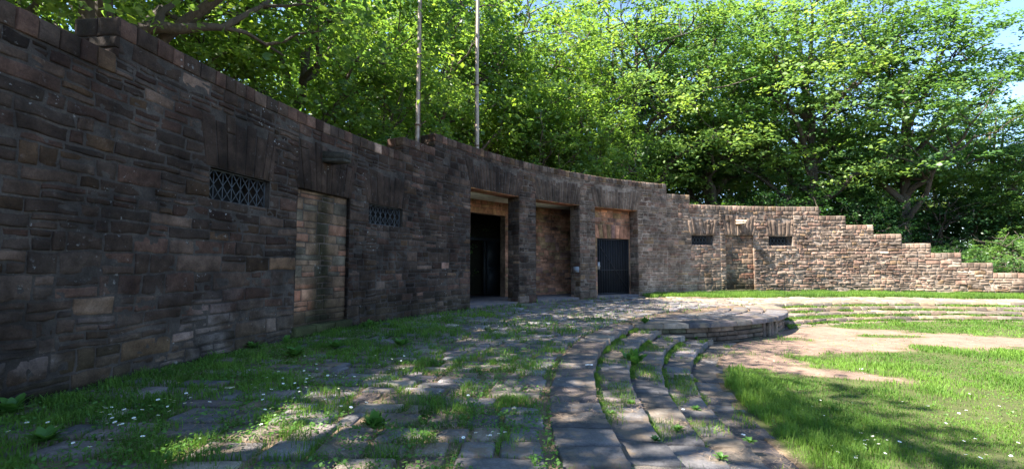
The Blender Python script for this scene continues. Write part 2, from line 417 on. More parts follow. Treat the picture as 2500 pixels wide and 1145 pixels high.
# flat arches of upright wedge stones
def fan(s0, s1, z0, z1, n, flare, proud, rough, seed):
    r = random.Random(seed); mb = MB(); mid = (s0+s1)/2; w = (s1-s0)/2
    def fm(P):                             # x in -1..1 across; flare with height
        k = (P[:, 1]-z0)/(z1-z0); s = mid+P[:, 0]*(w+flare*k)
        return WM(np.stack([s, P[:, 1], P[:, 2]], 1))
    e = np.cumsum([0]+[r.uniform(.7, 1.4) for _ in range(n)]); e = e/e[-1]*2-1; st = []
    for a, b in zip(e[:-1], e[1:]):
        hh = z1-r.uniform(0, .22); k = [(z0, hh)]
        if r.random() < .25: q = z0+(z1-z0)*r.uniform(.5, .75); k = [(z0, q), (q+.01, hh)]
        for p, q in k:
            st.append((a+.008, b-.008, p+.006, q-.006, proud+r.uniform(0, rough*1.5))+tuple(wcol(AX+mid/MPD, 3)*math.exp(r.gauss(0, .13))*np.array([.95, .94, .94])))
    # backing so that nothing behind shows through
    core = [( -1.01, -1., z0, z1)]
    def sc(Pm, c):
        k = sstep(.45, .7, fbm(Pm[:, 0]*9, Pm[:, 1]*.6, 0, 31, 3)); return c*(1-.3*k)[:, None]
    stones(mb, st, fm, 0, -.012, rough, 1, 4, .012, sc)
    return mb
for i, (a, b) in enumerate(doors): fan(U(a)-.02, U(b)+.02, DT-.01, DT+1.1, 17, .34, .015, .008, 70+i).make('lintel', M_wall, wall)
for i, (a, b) in enumerate(niches): fan(U(a)-.04, U(b)+.04, 3.37, 4.62, 10, .30, .018, .014+.02*i, 80+i).make('lintel', M_wall, wall)
for i, (a, b) in enumerate(grilles): fan(U(a)-.10, U(b)+.10, GZ[1]+.005, GZ[1]+1.04, 8, .20, .016, .010+.02*(i > 1), 90+i).make('lintel', M_wall, wall)
# coping of upright stones, and the stepped end faces below it
cop = MB(); r_ = random.Random(5)
for a, b, h in prof:
    s = U(a); e = U(b); st = []
    while s < e-1e-3:
        L = r_.uniform(.2, .34)
        if s+L > e-.14: L = e-s
        c = stonecol(r_, s, h)*(1.05+.5*sstep(120, 150, AX+s/MPD)); t = h+r_.uniform(-.012, .012)
        # front
        st.append((s+.006, s+L-.006, h-CH+.004, t, -.0+.026+r_.uniform(0, .016))+tuple(c)); s += L
    st = np.array(st)
    rg = .008 if a > 103 else .016
    stones(cop, st, WM, .006, -TH+.02, rg, 2, 2, .009, None)
    # tops: one rounded slab per stone lying on top
    tp = st.copy(); tp[:, 2] = -.012; tp[:, 3] = TH+.02
    tp[:, 4] = .012+rng.random(len(tp))*.012
    hh = h
    def tm(P, hh=hh):
        return WM(np.stack([P[:, 0], hh+P[:, 2]-.005, -P[:, 1]], 1))
    tp[:, 5:8] = tp[:, 5:8]*.7+np.array([.04, .042, .03])*.3
    stones(cop, tp, tm, .006, -CH+.03, .010, 2, 3, .009, None)
cop.make('coping', M_wall, wall)
# end faces of the steps in the top (they look along the wall), with stones
ends = MB()
for a, b, h in prof:
    for deg, sg in ((a, -1), (b, 1)):
        hn = topat(deg+sg*.05)
        if hn < h-.05 and hn > 0:
            s = U(deg)
            def em(P, s=s, sg=sg): return WM(np.stack([s+sg*P[:, 2], P[:, 1], -P[:, 0]], 1))
            st = tile((-.03, TH, hn-.02, h-CH), [], .12, .3, .18, .4, .3, .02, lambda r, x, z: stonecol(r, s, z), (.012, .03), int(deg*7))
            stones(ends, st, em, .006, -.03, .014, 2, 2, .016)
            st = [(-.03+.33*k, .29+.33*k+.005, h-CH, h-.004, .02)+tuple(stonecol(r_, s, h)*1.2) for k in range(2)]
            stones(ends, st, em, .003, -.03, .014, 3, 3, .02)
ends.make('step_end_stones', M_wall, wall)
# reveals of the portico openings (pillars and jambs) faced with stone
def reveal(deg, sg, z0, z1, seed, depth=TH, light=1.15):
    mb = MB(); s = U(deg)
    def rm(P): return WM(np.stack([s+sg*P[:, 2], P[:, 1], -P[:, 0]], 1))
    st = tile((-.02, depth, z0, z1), [], .16, .30, .25, .5, .35, .016, lambda r, x, z: stonecol(r, s, z, light), (.004, .012), seed)
    stones(mb, st, rm, .006, -.01, .010, 2, 2, .012); return mb
for k, (a, b) in enumerate(((134.85, 137.6), (124.65, 127.35))):
    p = MB()
    for dg_, sg in ((a, -1), (b, 1)):
        q = reveal(dg_, sg, .0, DT-.01, 300+k*2+sg); p.add(np.concatenate(q.V), np.concatenate(q.F[4]), np.concatenate(q.C))
    # a rough plinth course at the foot
    st = [(U(a)-.05, U(a)+.5, .0, .34, .07)+tuple(stonecol(r_, U(a), 0)*1.2), (U(a)+.51, U(b)+.05, .0, .30, .08)+tuple(stonecol(r_, U(a), 0)*1.3)]
    stones(p, st, WM, .01, -.02, .02, 3, 3, .03)
    p.make('pillar', M_wall, wall)
for dg_, sg in ((145.15, -1), (117.1, 1)):
    reveal(dg_, sg, 0, DT-.01, int(dg_)).make('jamb', M_wall, wall)
# soffits under the lintels: reddish clean stone
for i, (a, b) in enumerate(doors):
    mb = MB(); r = random.Random(i); st = []; e = np.linspace(U(a)+.02, U(b)-.02, 16)
    for x0, x1 in zip(e[:-1], e[1:]): st.append((x0+.005, x1-.005, .0, TH-.01, .02, .34*r.uniform(.8, 1.2), .19*r.uniform(.8, 1.2), .12))
    stones(mb, st, lambda P: WM(np.stack([P[:, 0], DT-P[:, 2], -P[:, 1]], 1)), 0, -.01, .004, 1, 2, .01)
    mb.make('soffit', M_wall, wall)
# niches: recessed paler panels with a moss streak down the middle
for i, (a, b) in enumerate(niches):
    mb = MB(); dep = .09; s0, s1 = U(a), U(b); mid = (s0+s1)/2; R2 = R+dep
    def nm(P): return WM(np.stack([P[:, 0], P[:, 1], P[:, 2]-dep], 1))
    def ncol(r, s, z):
        k = r.random(); c = np.array([.30, .20, .135]) if k < .6 else np.array([.34, .18, .12]) if k < .75 else np.array([.20, .17, .13])
        return c*math.exp(r.gauss(0, .2))*(.9 if i == 0 else 1.05)*.60
    def nst(Pm, c):
        s, z = Pm[:, 0], Pm[:, 1]; w = np.exp(-((s-mid-.06*np.sin(z*3)+.05)/.30)**2)*1.15*(.55+.6*fbm(s*4, z*2, 0, 5)); w = np.clip(w+sstep(1.1, .15, z+.5*(fbm(s*2.5, z*2, 0, 6)-.5))*.8, 0, .95)
        moss = np.array([.020, .019, .009])*(.6+fbm(s*6, z*6, 0, 8))[:, None]
        if i == 1: w = w*sstep(2.6, .2, z)
        c = c*(1-w[:, None])+moss*w[:, None]
        c = c*(.45+1.0*fbm(s*2.2, z*1.6, 4, 66, 4))[:, None]; red = np.exp(-((s-s1+.35)/.25)**2)*(np.abs(z-.85) < .32)*(i == 0); c = c+red[:, None]*np.array([.07, .008, .0])
        return c
    st = tile((s0-.02, s1+.02, 0., 3.37), [], .2, .34, .3, .7, .3, .02, ncol, (.0, .012), 40+i)
    stones(mb, st, nm, .008, -.02, .010+.02*i, 3, 3, .012, nst)
    mb.box(nm, (s0, -.3, -.25), (s1, 3.38, -.008), (.085, .068, .056), 6)
    for s, sg in ((s0, 1), (s1, -1)):     # narrow side reveals, left niche's shade and right niche's sunlight put into the tone
        def rm(P, s=s, sg=sg): return WM(np.stack([s+sg*P[:, 2], P[:, 1], -P[:, 0]], 1))
        st = tile((-.02, dep+.02, 0, 3.37), [], .2, .36, .3, .5, .1, .016, lambda r, x, z: stonecol(r, s, z)*(1.2 if i else .6), (.003, .010), 50)
        stones(mb, st, rm, .003, -.01, .006, 1, 2, .01)
    mb.make('niche', M_wall, wall)
    sl_ = MB(); st = []
    for k in range(3):
        x0 = s0-.08+(s1-s0+.16)*k/3; st.append((x0+.006, x0+(s1-s0+.16)/3-.006, 0, .22, .14, .05, .055, .024))
    stones(sl_, st, WM, .006, -.15, .012, 3, 2, .03)
    st = [tuple(list(q[:2])+[-.11, .15, .0]+list(q[5:])) for q in st]
    stones(sl_, st, lambda P: WM(np.stack([P[:, 0], .215+P[:, 2], -P[:, 1]], 1)), .004, -.1, .008, 3, 2, .02)
    sl_.make('niche_sill', M_wall, wall)
    sp = MB(); z = 4.24-.12 if i == 0 else 4.16-.12; sc = mid if i == 0 else mid+.05; w = .17
    c0 = np.array([.07, .065, .055]) if i == 0 else np.array([.34, .27, .2])
    n0 = -.1; n1 = .62
    def wedge(P): q = P.copy(); k = (q[:, 2]-n0)/(n1-n0); q[:, 1] = z+(q[:, 1])*(1-.25*k)-.02*k; q[:, 0] = sc+q[:, 0]*(1-.12*k); return WM(q)
    sp.box(wedge, (-w, 0, n0), (w, .10, n1), c0, 2); sp.box(wedge, (-w, .10, n0), (-w*.45, .29, n1), c0, 1); sp.box(wedge, (w*.45, .10, n0), (w, .29, n1), c0*.95, 1)
    sp.make('rain_spout', M_wall, wall)
# iron window grilles: bars in a triangular lattice, a black panel standing in for the dark of the opening
for gi, (a, b) in enumerate(grilles):
    s0, s1 = U(a), U(b); z0, z1 = GZ; fr = MB(); w = .022
    for q in (((s0, z0, -.14), (s1, z0+w, -.11)), ((s0, z1-w, -.14), (s1, z1, -.11)), ((s0, z0+w, -.14), (s0+w, z1-w, -.11)), ((s1-w, z0+w, -.14), (s1, z1-w, -.11))): fr.box(WM, q[0], q[1], None, 1)
    g = fr.make('window_grille', M_grille, wall, color=False)
    la = MB(); n = 7; dx = (s1-s0)/n
    def bar(p, q, d): la.tube(WM(np.array([(p[0], p[1], d), ((p[0]+q[0])/2, (p[1]+q[1])/2, d), (q[0], q[1], d)])), .0085, 5)
    for k in range(1, n): bar((s0+k*dx, z0+.02), (s0+k*dx, z1-.02), -.125)
    hz = (z1-z0)/2
    for k in range(-2, n+1):
        for sg in (1, -1):
            P0 = np.array([s0+k*dx, z0 if sg > 0 else z1]); P1 = P0+np.array([2*dx, sg*2*hz])
            t0, t1 = 0., 1.
            if P0[0] < s0: t0 = (s0-P0[0])/(P1[0]-P0[0])
            if P1[0] > s1: t1 = (s1-P0[0])/(P1[0]-P0[0])
            if t1-t0 < .05: continue
            bar(P0+(P1-P0)*t0, P0+(P1-P0)*t1, -.115 if sg > 0 else -.135)
    la.make('lattice', M_grille, g, color=False)
    bx = MB()
    bx.box(WM, (s0-.01, z0-.01, -TH-.02), (s1+.01, z1+.01, -TH+.02), (.006, .006, .006), 2)
    bx.make('dark_opening_panel', M_black, g, color=False)
# --- portico chamber
RB = 25.6; BM = arcmap(RB); fb = R/RB
ch = MB(); UB = lambda deg: (deg-AX)*RB*pi/180
FZ = .07
def backcol(r, s, z):
    k = r.random(); c = np.array([.30, .155, .10]) if k < .6 else np.array([.24, .16, .09]) if k < .85 else np.array([.20, .12, .1])
    return c*math.exp(r.gauss(0, .22))
dA, dB = angat(1233, RB)[0], 145.6                     # rear doorway seen through the left bay
ob = [(UB(dA), UB(dB), -1, 4.08)]; zr = (UB(dA), UB(dB), 4.08, 4.34)
st = tile((UB(110), UB(151), 0, 4.75), ob+[zr], .15, .3, .22, .62, .5, .018, backcol, (.012, .028), 71, (4.08, 4.34))
stones(ch, st, BM, .01, -.012, .012, 2, 2, .014)
xs = [UB(110)+(UB(dA)-UB(110))*i/20 for i in range(20)]+[UB(dA)+(UB(dB)-UB(dA))*i/4 for i in range(4)]+[UB(dB)+(UB(151)-UB(dB))*i/4 for i in range(5)]
zz = [-.3, 4.08, 4.8]; cl = [[not (ob[0][0] < (xs[i]+xs[i+1])/2 < ob[0][1] and j == 0) for j in range(2)] for i in range(len(xs)-1)]
shell(ch, cl, BM, xs, zz, 0, -.35, (.20, .14, .10))
for k in range(18):
    x0 = zr[0]+(zr[1]-zr[0])*k/18; stones(ch, [(x0+.004, x0+(zr[1]-zr[0])/18-.004, 4.085, 4.335, .025, .33, .17+.02*random.Random(k).random(), .10)], BM, 0, -.01, .004, 1, 1, .01)
ch.make('back_wall', M_wall, wall)
# side walls, ceiling, floor of the chamber
def slab(name, mat, parent, degs, z0, z1, r0, r1, c, seg=24):
    mb = MB(); mb.box(lambda P: np.stack([CX+P[:, 2]*np.cos(np.radians(P[:, 0])), CY+P[:, 2]*np.sin(np.radians(P[:, 0])), P[:, 1]], 1), (degs[0], z0, r0), (degs[1], z1, r1), c, seg)
    return mb.make(name, mat, parent)
slab('ceiling', M_plaster, wall, (112.5, 149.5), 4.72, 4.95, R+TH-.01, RB+3.4, (.4, .35, .25))
slab('portico_floor', M_pave, wall, (113.5, 148.5), -.2, FZ, R+.02, RB+3.0, (.10, .09, .095))
sd = MB(); pm = lambda P: np.stack([CX+P[:, 2]*np.cos(np.radians(P[:, 0])), CY+P[:, 2]*np.sin(np.radians(P[:, 0])), P[:, 1]], 1)
for d0 in (114.6, 146.6):
    sd.box(pm, (d0, -.2, R+TH-.01), (d0+.5, 4.73, RB+3.3), (.18, .12, .09))
sd.box(pm, (127.6, -.2, RB+.36), (128.1, 4.73, RB+3.3), (.17, .16, .08))
sd.make('side_wall', M_wall, wall)
rb = MB(); rb.box(pm, (128.1, -.2, RB+3.0), (146.6, 4.73, RB+3.3), (.17, .16, .07), 8); rb.make('rear_wall', M_green, wall)
# dark rear door standing half behind the doorway
dd = MB(); c = px(1205, 700, 23.6)
DR = RB+2.2; UD = lambda deg: deg
a0, y0 = angat(1188, DR); a1, y1 = angat(1223, DR)
dd.box(pm, (a1, FZ, DR), (a0, 2.95, DR+.06), None, 2)
for z0, z1 in ((.25, 1.4), (1.55, 2.75)):
    dd.box(pm, (a1+.25, z0, DR-.02), (a0-.25, z1, DR), None, 2)
dd.make('rear_door', M_darkdoor, wall, color=False)
pp = MB(); a2, _ = angat(1186, DR); a3, _ = angat(1150, DR)
pp.box(pm, (128.2, 2.95, DR-.05), (146.5, 3.12, DR+.12), (.03, .025, .02), 8); pp.box(pm, (a0+.03, FZ, DR-.06), (a0+.4, 2.95, DR+.12), (.12, .09, .06)); pp.make('door_frame', M_darkdoor, wall)
# infill wall of the right bay with the barred gate
RG = R+TH+.02; GM = arcmap(RG); UG = lambda deg: (deg-AX)*RG*pi/180
gL, _ = angat(1458, RG); gR, _ = angat(1536, RG); GT = 3.06
inf = MB(); lo, hi = UG(116.6), UG(126.4)
st = tile((lo, hi, 0, 4.75), [(UG(gR), UG(gL), -1, GT), (UG(gR)-.15, UG(gL)+.15, GT, GT+.75)], .16, .3, .22, .55, .4, .018, backcol, (.01, .024), 72, (GT,))
stones(inf, st, GM, .01, -.012, .012, 2, 2, .014)
m_ = (UG(gL)+UG(gR))/2; w_ = (UG(gL)-UG(gR))/2; st = []
for k in range(9):
    x0 = -1+2*k/9; c = backcol(r_, 0, 0)*1.05; st.append((x0+.01, x0+2/9-.01, GT+.005, GT+.73, .04)+tuple(c))
stones(inf, st, lambda P: GM(np.stack([m_+P[:, 0]*(w_+.1+.25*(P[:, 1]-GT)), P[:, 1], P[:, 2]], 1)), 0, -.01, .012, 1, 3, .012)
xs = [lo, UG(gR), m_, UG(gL), hi]; shell(inf, [[True, True], [False, True], [False, True], [True, True]], GM, xs, [-.2, GT, 4.75], 0, -.35, (.2, .14, .1))
inf.make('infill_wall', M_wall, wall)
gt = MB(); g0, g1 = UG(gR)+.01, UG(gL)-.01; zb = FZ+.03; zt = GT-.03
for q in (((g0, zb, -.10), (g0+.05, zt, -.05)), ((g1-.05, zb, -.10), (g1, zt, -.05)), ((g0+.05, zt-.05, -.10), (g1-.05, zt, -.05)), ((g0+.05, zb, -.10), (g1-.05, zb+.06, -.05)), ((g0+.05, 1.35, -.095), (g1-.05, 1.40, -.055))): gt.box(GM, q[0], q[1])
nb = 13
for k in range(1, nb):
    x = g0+(g1-g0)*k/nb; gt.box(GM, (x-.012, zb+.06, -.054), (x+.012, zt-.05, -.03))
gt.tube(GM(np.array([(g1-.1, zt-.3, -.02), ((g0+g1)/2, (zt+zb)/2-.02, -.02), (g0+.08, zb+.2, -.02)])), .018, 6)
gate = gt.make('metal_gate', M_iron, wall, color=False)
lk = MB(); lk.box(GM, (g1-.17, 1.42, -.05), (g1-.03, 1.80, .01)); lk.tube(GM(np.array([(g1-.13, 1.58, .0), (g1-.13, 1.58, .04), (g1-.13, 1.58, .06)])), .02, 6); lk.box(GM, (g1-.16, 1.565, .045), (g1-.02, 1.595, .065)); lk.make('lock', M_zinc, gate, color=False)
sh = MB(); sh.box(GM, (g0, FZ, -.16), (g1, GT, -.12), None, 2); sh.make('backing_sheet', M_black, gate, color=False)
# white plate on the left face of the right pillar
pl = MB(); s = U(127.35); pl.box(lambda P: WM(np.stack([s+P[:, 2], P[:, 1], -P[:, 0]], 1)), (.06, 1.28, .012), (.44, 1.56, .035)); pl.make('plate', plain('pale_plate', (.33, .34, .37), .7), wall, color=False)

# ------------------------------------------------------------------ GROUND: one sheet to the horizon
def wob(x, y): return (fbm(x*.35, y*.35, 0, 201, 3)-.5)
def rC(x, y): return np.hypot(x-CX, y-CY)
def thC(x, y): a = np.degrees(np.arctan2(y-CY, x-CX)); return np.where(a < -90, a+360, a)
DIRT = [(11.4, 14.4, 5.0, 2.0, -.28), (8.0, 12.6, 2.8, 1.1, 0.1), (15.6, 12.9, 4.2, 1.15, -.3), (6.6, 9.4, 1.6, .45, -.5), (5.3, 10.6, 1.3, .8, 0)]
def bare(x, y):                            # 1 where the lawn is worn down to reddish grit
    w1 = (fbm(x*.8, y*.8, 0, 211, 4)-.5); v = np.zeros_like(np.asarray(x, float))
    for a, b, p, q, t in DIRT:
        dx, dy = x-a, y-b; c_, s_ = cos(t), sin(t); e = np.sqrt(((dx*c_+dy*s_)/p)**2+((-dx*s_+dy*c_)/q)**2)
        v = np.maximum(v, sstep(1.22, .80, e+w1*1.0+.5*(fbm(x*4, y*4, 0, 77, 2)-.5)))
    isl = np.hypot((x-11.8)/1.2, (y-14.4)/.35)  # a green island in the grit
    v = v*sstep(.8, 1.2, isl+w1)
    edge = sstep(13.2, 14.1, rC(x, y)+w1*1.5)*sstep(150, 120, thC(x, y))*0
    return np.clip(np.maximum(v, edge), 0, 1)
def gz(x, y):
    r = rC(x, y); z = np.where(r < RL+.15, ZL, np.where(r < 16.45, ZL-.15, -.045))
    t = sstep(R+1, R+18, r); z = np.where(r > R, -.05+t*.9+wob(x*.3, y*.3)*t*1.2, z)
    ins = np.hypot(x-SX, y-SY) < SR-.3
    z = np.where(ins & (r < 16.5), -.06, z)
    return z
rr = np.unique(np.concatenate([[0, .5, 1, 1.5], np.arange(2, RL+.1, .18), [RL+.14, RL+.16, 16.44, 16.46], np.arange(16.6, 23.2, .2), [24, 25, 27, 30, 34, 40, 50, 65, 90, 130, 200, 400, 900, 2200]]))
aa = np.radians(np.concatenate([np.arange(60, 200, .8), np.arange(200, 420, 6)])); na = len(aa)
Rg, Ag = np.meshgrid(rr, aa, indexing='ij'); X, Y = CX+Rg*np.cos(Ag), CY+Rg*np.sin(Ag); Z = gz(X, Y)
i, j = np.meshgrid(np.arange(len(rr)-1), np.arange(na), indexing='ij'); j2 = (j+1) % na
Fg = np.stack([i*na+j, (i+1)*na+j, (i+1)*na+j2, i*na+j2], -1).reshape(-1, 4)
x, y = X.ravel(), Y.ravel(); b_ = bare(x, y); r0 = rC(x, y)
nn = fbm(x*3, y*3, 0, 41, 4)[:, None]
lawn = np.array([.075, .085, .03])*(.7+.6*nn); grit = np.array([.225, .153, .113])*(.75+.5*nn); soil = np.array([.16, .115, .08])*(.6+.8*nn); wood = np.array([.07, .05, .03])*(.5+nn)
c = np.where((r0 < RL+.1)[:, None], lawn*(1-b_[:, None])+grit*b_[:, None], np.where((r0 < R)[:, None], soil, wood))
ground = build('ground', np.stack([x, y, Z.ravel()], 1), [Fg], M_soil, None, c, True); tag(ground, kind='structure')

# ------------------------------------------------------------------ PAVING
occ = {}                                   # rings of the terrace: list of (r0, r1, [(a0,a1)...]) for the grass in the joints
RINGS = []
def ringmap(cx, cy, z): return lambda P: np.stack([cx+P[:, 1]*np.cos(P[:, 0]), cy+P[:, 1]*np.sin(P[:, 0]), z+P[:, 2]], 1)
def sand_sun_tint(x, y): w = float(sstep(124, 112, thC(x, y))); return np.array([1+.55*w, 1+.38*w, 1+.05*w])   # right side: pale sand, plus sunlit warmth put into the colour
def pavecol(r, k=1.):
    q = r.random(); c = np.array([.152, .145, .148]) if q < .45 else np.array([.21, .18, .15]) if q < .7 else np.array([.18, .15, .145]) if q < .9 else np.array([.11, .105, .115])
    return c*math.exp(r.gauss(0, .22))*k
def ring(mb, r0, r1, a0, a1, lmin, lmax, gap, z, r, test=None, skirt=-.1, off=(-.006, .010), cx=CX, cy=CY, rough=.008, k=1., rec=None, edge=.02, wp=.0, mx=3):
    m = (r0+r1)/2; a = a0; st = []
    while a < a1:
        L = r.uniform(lmin, lmax)/m; am = a+L/2; X_, Y_ = cx+m*cos(am), cy+m*sin(am)
        g = gap*r.uniform(.5, 1.6)/2
        if test is None or test(X_, Y_):
            q0, q1 = r0+g*r.uniform(.3, 1), r1-g*r.uniform(.3, 1)
            if wp: q0 += r.uniform(0, wp); q1 -= r.uniform(0, wp)
            # work in metres along the ring so that bevels are even
            st.append((a*m+g, (a+L)*m-g, q0, q1, r.uniform(*off))+tuple(pavecol(r, k)*sand_sun_tint(X_, Y_)))
            if rec is not None: rec.append((q0, q1, a+g/m, a+L-g/m))
        a += L
    f = lambda P: np.stack([cx+P[:, 1]*np.cos(P[:, 0]/m), cy+P[:, 1]*np.sin(P[:, 0]/m), z+P[:, 2]], 1)
    if st: stones(mb, st, f, .026, skirt, rough, mx, 2, edge, seed=int(r0*10))
pv = MB(); r = random.Random(31); slabs = []
dpx = lambda x, y: math.hypot(x-SX, y-SY)
A_, B_ = rad(56), rad(192)
ring(pv, 16.3, 16.92, A_, B_, .38, .70, .05, 0, r, lambda x, y: dpx(x, y) > SR-.1, -.148, (-.010, .010), rec=slabs, k=.72, rough=.014, edge=.014)
tm_ = A_
while tm_ < B_:
    wd_ = r.uniform(.26, .46)/19.; q = 16.95+r.uniform(0, .05); st = []
    while q < 22.75:
        L = r.uniform(.28, .82); mid_a = tm_+wd_/2; X_, Y_ = CX+(q+L/2)*cos(mid_a), CY+(q+L/2)*sin(mid_a)
        gone = (rC(X_, Y_) > 20.3+1.4*(fbm(X_*.5, Y_*.5, 0, 9)-.5) and thC(X_, Y_) < 113) or r.random() > (.97 if q < 20.6 else .7)
        g1, g2 = r.uniform(.01, .06), r.uniform(.01, .06)
        if not gone:
            q1 = min(q+L, 22.85); st.append((tm_*19+g1, (tm_+wd_)*19-g2, q+r.uniform(.01, .07), q1-r.uniform(.01, .07), r.uniform(-.014, .014))+tuple(pavecol(r)*sand_sun_tint(X_, Y_)))
            slabs.append((st[-1][2], st[-1][3], st[-1][0]/19, st[-1][1]/19))
        q += L
    if st: stones(pv, st, lambda P: np.stack([CX+P[:, 1]*np.cos(P[:, 0]/19), CY+P[:, 1]*np.sin(P[:, 0]/19), -.012+P[:, 2]], 1), .03, -.06, .010, 2, 3, .024, seed=3, warpf=1.7)
    tm_ += wd_
paving = pv.make('terrace_paving', M_pave); tag(paving, kind='structure')
stp = MB(); r = random.Random(77)
for k in range(1, 5):
    r1 = LIPS[k-1]+.03; r0 = LIPS[k] if k < 4 else RL
    for rep in (0,):
        ring(stp, r0, r1, A_, B_, .32, .74, .046, -DROP*k, r, lambda x, y: dpx(x, y) > SR-.12, -.155 if k < 4 else -.09, (-.022, .010), k=.66, rough=.018, edge=.014)
steps = stp.make('stone_steps', M_step); tag(steps, kind='structure')

# ------------------------------------------------------------------ STAGE
stage = empty('stone_stage'); tag(stage, 'low round stone stage with a dry-stone front wall, projecting from the terrace into the lawn', 'stage')
tp = MB(); r = random.Random(8)
aS = np.radians(-65); aE = np.radians(-18)
def in_st(x, y): return rC(x, y) < 16.36 
ring(tp, SR-.62, SR+.06, rad(-150), rad(40), .6, 1.0, .014, .004, r, in_st, -.13, (-.004, .008), SX, SY, .010, .8)
q = SR-.66
while q > 3.0:
    w = r.uniform(.4, .62); ring(tp, q-w, q, rad(-150), rad(40), .4, .85, .05, -.008, r, in_st, -.06, (-.01, .01), SX, SY, .010, .85, wp=.03); q -= w+.03
tp.make('stage_paving', M_pave, stage)
def stcol(r, s, z): 
    k = r.random(); c = np.array([.085, .072, .058]) if k < .5 else np.array([.13, .10, .08]) if k < .85 else np.array([.07, .072, .05])
    return c*math.exp(r.gauss(0, .25))
sm = lambda P: np.stack([SX+(SR-.1+P[:, 2])*np.cos(P[:, 0]/SR), SY+(SR-.1+P[:, 2])*np.sin(P[:, 0]/SR), P[:, 1]], 1)
slots = []
for u_ in (1890,):
    k = (u_-1250)/F; a_ = k*k+1; b2 = -(k*SX+SY); c2 = SX*SX+SY*SY-SR*SR; y = (-b2-math.sqrt(b2*b2-a_*c2))/a_; t = math.atan2(y-SY, k*y-SX); slots.append(t)
slots.append(2*rad(AX-180)-slots[0])
so_ = [(t*SR-.09, t*SR+.09, -.62, -.14) for t in slots]
sw = MB(); s0, s1 = rad(-150)*SR, rad(45)*SR
st = [q for q in tile((s0, s1, ZL-.03, -.13), so_, .08, .17, .18, .62, .3, .016, stcol, (.0, .03), 91) if rC(*sm(np.array([[q[0], 0, 0]]))[0, :2]) < 16.7]
stones(sw, st, sm, .008, -.08, .012, 3, 2, .016)
for t in slots: stones(sw, [(t*SR+.10, t*SR+.26, ZL, -.135, .045, .15, .13, .11), (t*SR-.26, t*SR-.10, ZL, -.135, .03, .13, .11, .10)], sm, .004, -.08, .010, 2, 3, .02)
sw.box(lambda P: np.stack([SX+P[:, 2]*np.cos(P[:, 0]), SY+P[:, 2]*np.sin(P[:, 0]), P[:, 1]], 1), (rad(-120), -.75, SR-.5), (rad(12), -.09, SR-.19), (.035, .03, .025), 40)
sw.make('stage_front_wall', M_wall, stage)

# ------------------------------------------------------------------ FLAG POLES
M_pole = plain('weathered_white_pole', (.33, .26, .21), .6, 0, .3, 8); M_poled = plain('brown_pole_edge', (.13, .08, .055), .7)
for u_, lab in ((1016, 'left one of two tall weathered flagpoles, rising where the wall top steps up'), (1163, 'right one of two tall weathered flagpoles, with a halyard, behind the raised wall top')):
    a_, y_ = angat(u_, R+TH+.22); x_ = (u_-1250)/F*y_; zb_ = -.05 if u_ == 1016 else 4.94; t = empty('flagpole', (x_, y_, zb_)); tag(t, lab, 'flagpole')
    m = MB(); n = 14; h = 15-zb_
    m.tube([(0.012*sin(k*.7), 0, h*k/n) for k in range(n+1)], [.085-.022*k/n for k in range(n+1)], 10); m.make('mast', M_pole, t, True, color=False)
    m = MB(); sx = .075 if u_ == 1016 else -.085
    m.tube([(sx, -.02, h*k/n*.98+.9) for k in range(n)], .014 if u_ == 1016 else .010, 5); m.make('halyard', M_poled, t, True, color=False)
    m = MB()
    for z in (6.6-zb_, 9.2-zb_):
        m = MB(); m.box(ident, (-.1, -.1, z), (.1, .1, z+.05)); m.make('bracket', M_poled, t, color=False)
    m = MB(); m.tube([(0, 0, h), (0, 0, h+.04), (0, 0, h+.10), (0, 0, h+.13)], [.03, .07, .06, .01], 10); m.make('finial', M_pole, t, True, color=False)

# ------------------------------------------------------------------ TREES
def leaves(P, Nrm, size, seed, asp=.62):
    """P points (n,3), Nrm preferred normals; folded rhombus leaves"""
    g = np.random.default_rng(seed); n = len(P)
    az = g.random(n)*2*pi; d = np.stack([np.cos(az), np.sin(az), -.25+.5*g.random(n)-.1], 1); nn_ = Nrm/np.linalg.norm(Nrm, axis=1)[:, None]
    d = d-(d*nn_).sum(1)[:, None]*nn_; d /= np.linalg.norm(d, axis=1)[:, None]+1e-9; s = np.cross(nn_, d)
    L = (size*(.45+1.0*g.random(n)))[:, None]; w = L*asp*.5
    V = np.stack([P-d*L*.5, P+s*w+nn_*L*.10-d*L*.05, P+d*L*.5-nn_*L*.08, P-s*w+nn_*L*.10-d*L*.05], 1)
    F_ = np.arange(n*4).reshape(n, 4); return V.reshape(-1, 3), F_
def curve(p0, p1, n, sag, g, wig=.0):
    t = np.linspace(0, 1, n)[:, None]; p = p0+(p1-p0)*t; L = np.linalg.norm(p1-p0)
    p = p+np.sin(t*pi)*np.array([0, 0, sag])*L
    w = g.normal(0, 1, (n, 3)); w[0] = 0; w[-1] = 0; return p+w*wig*L
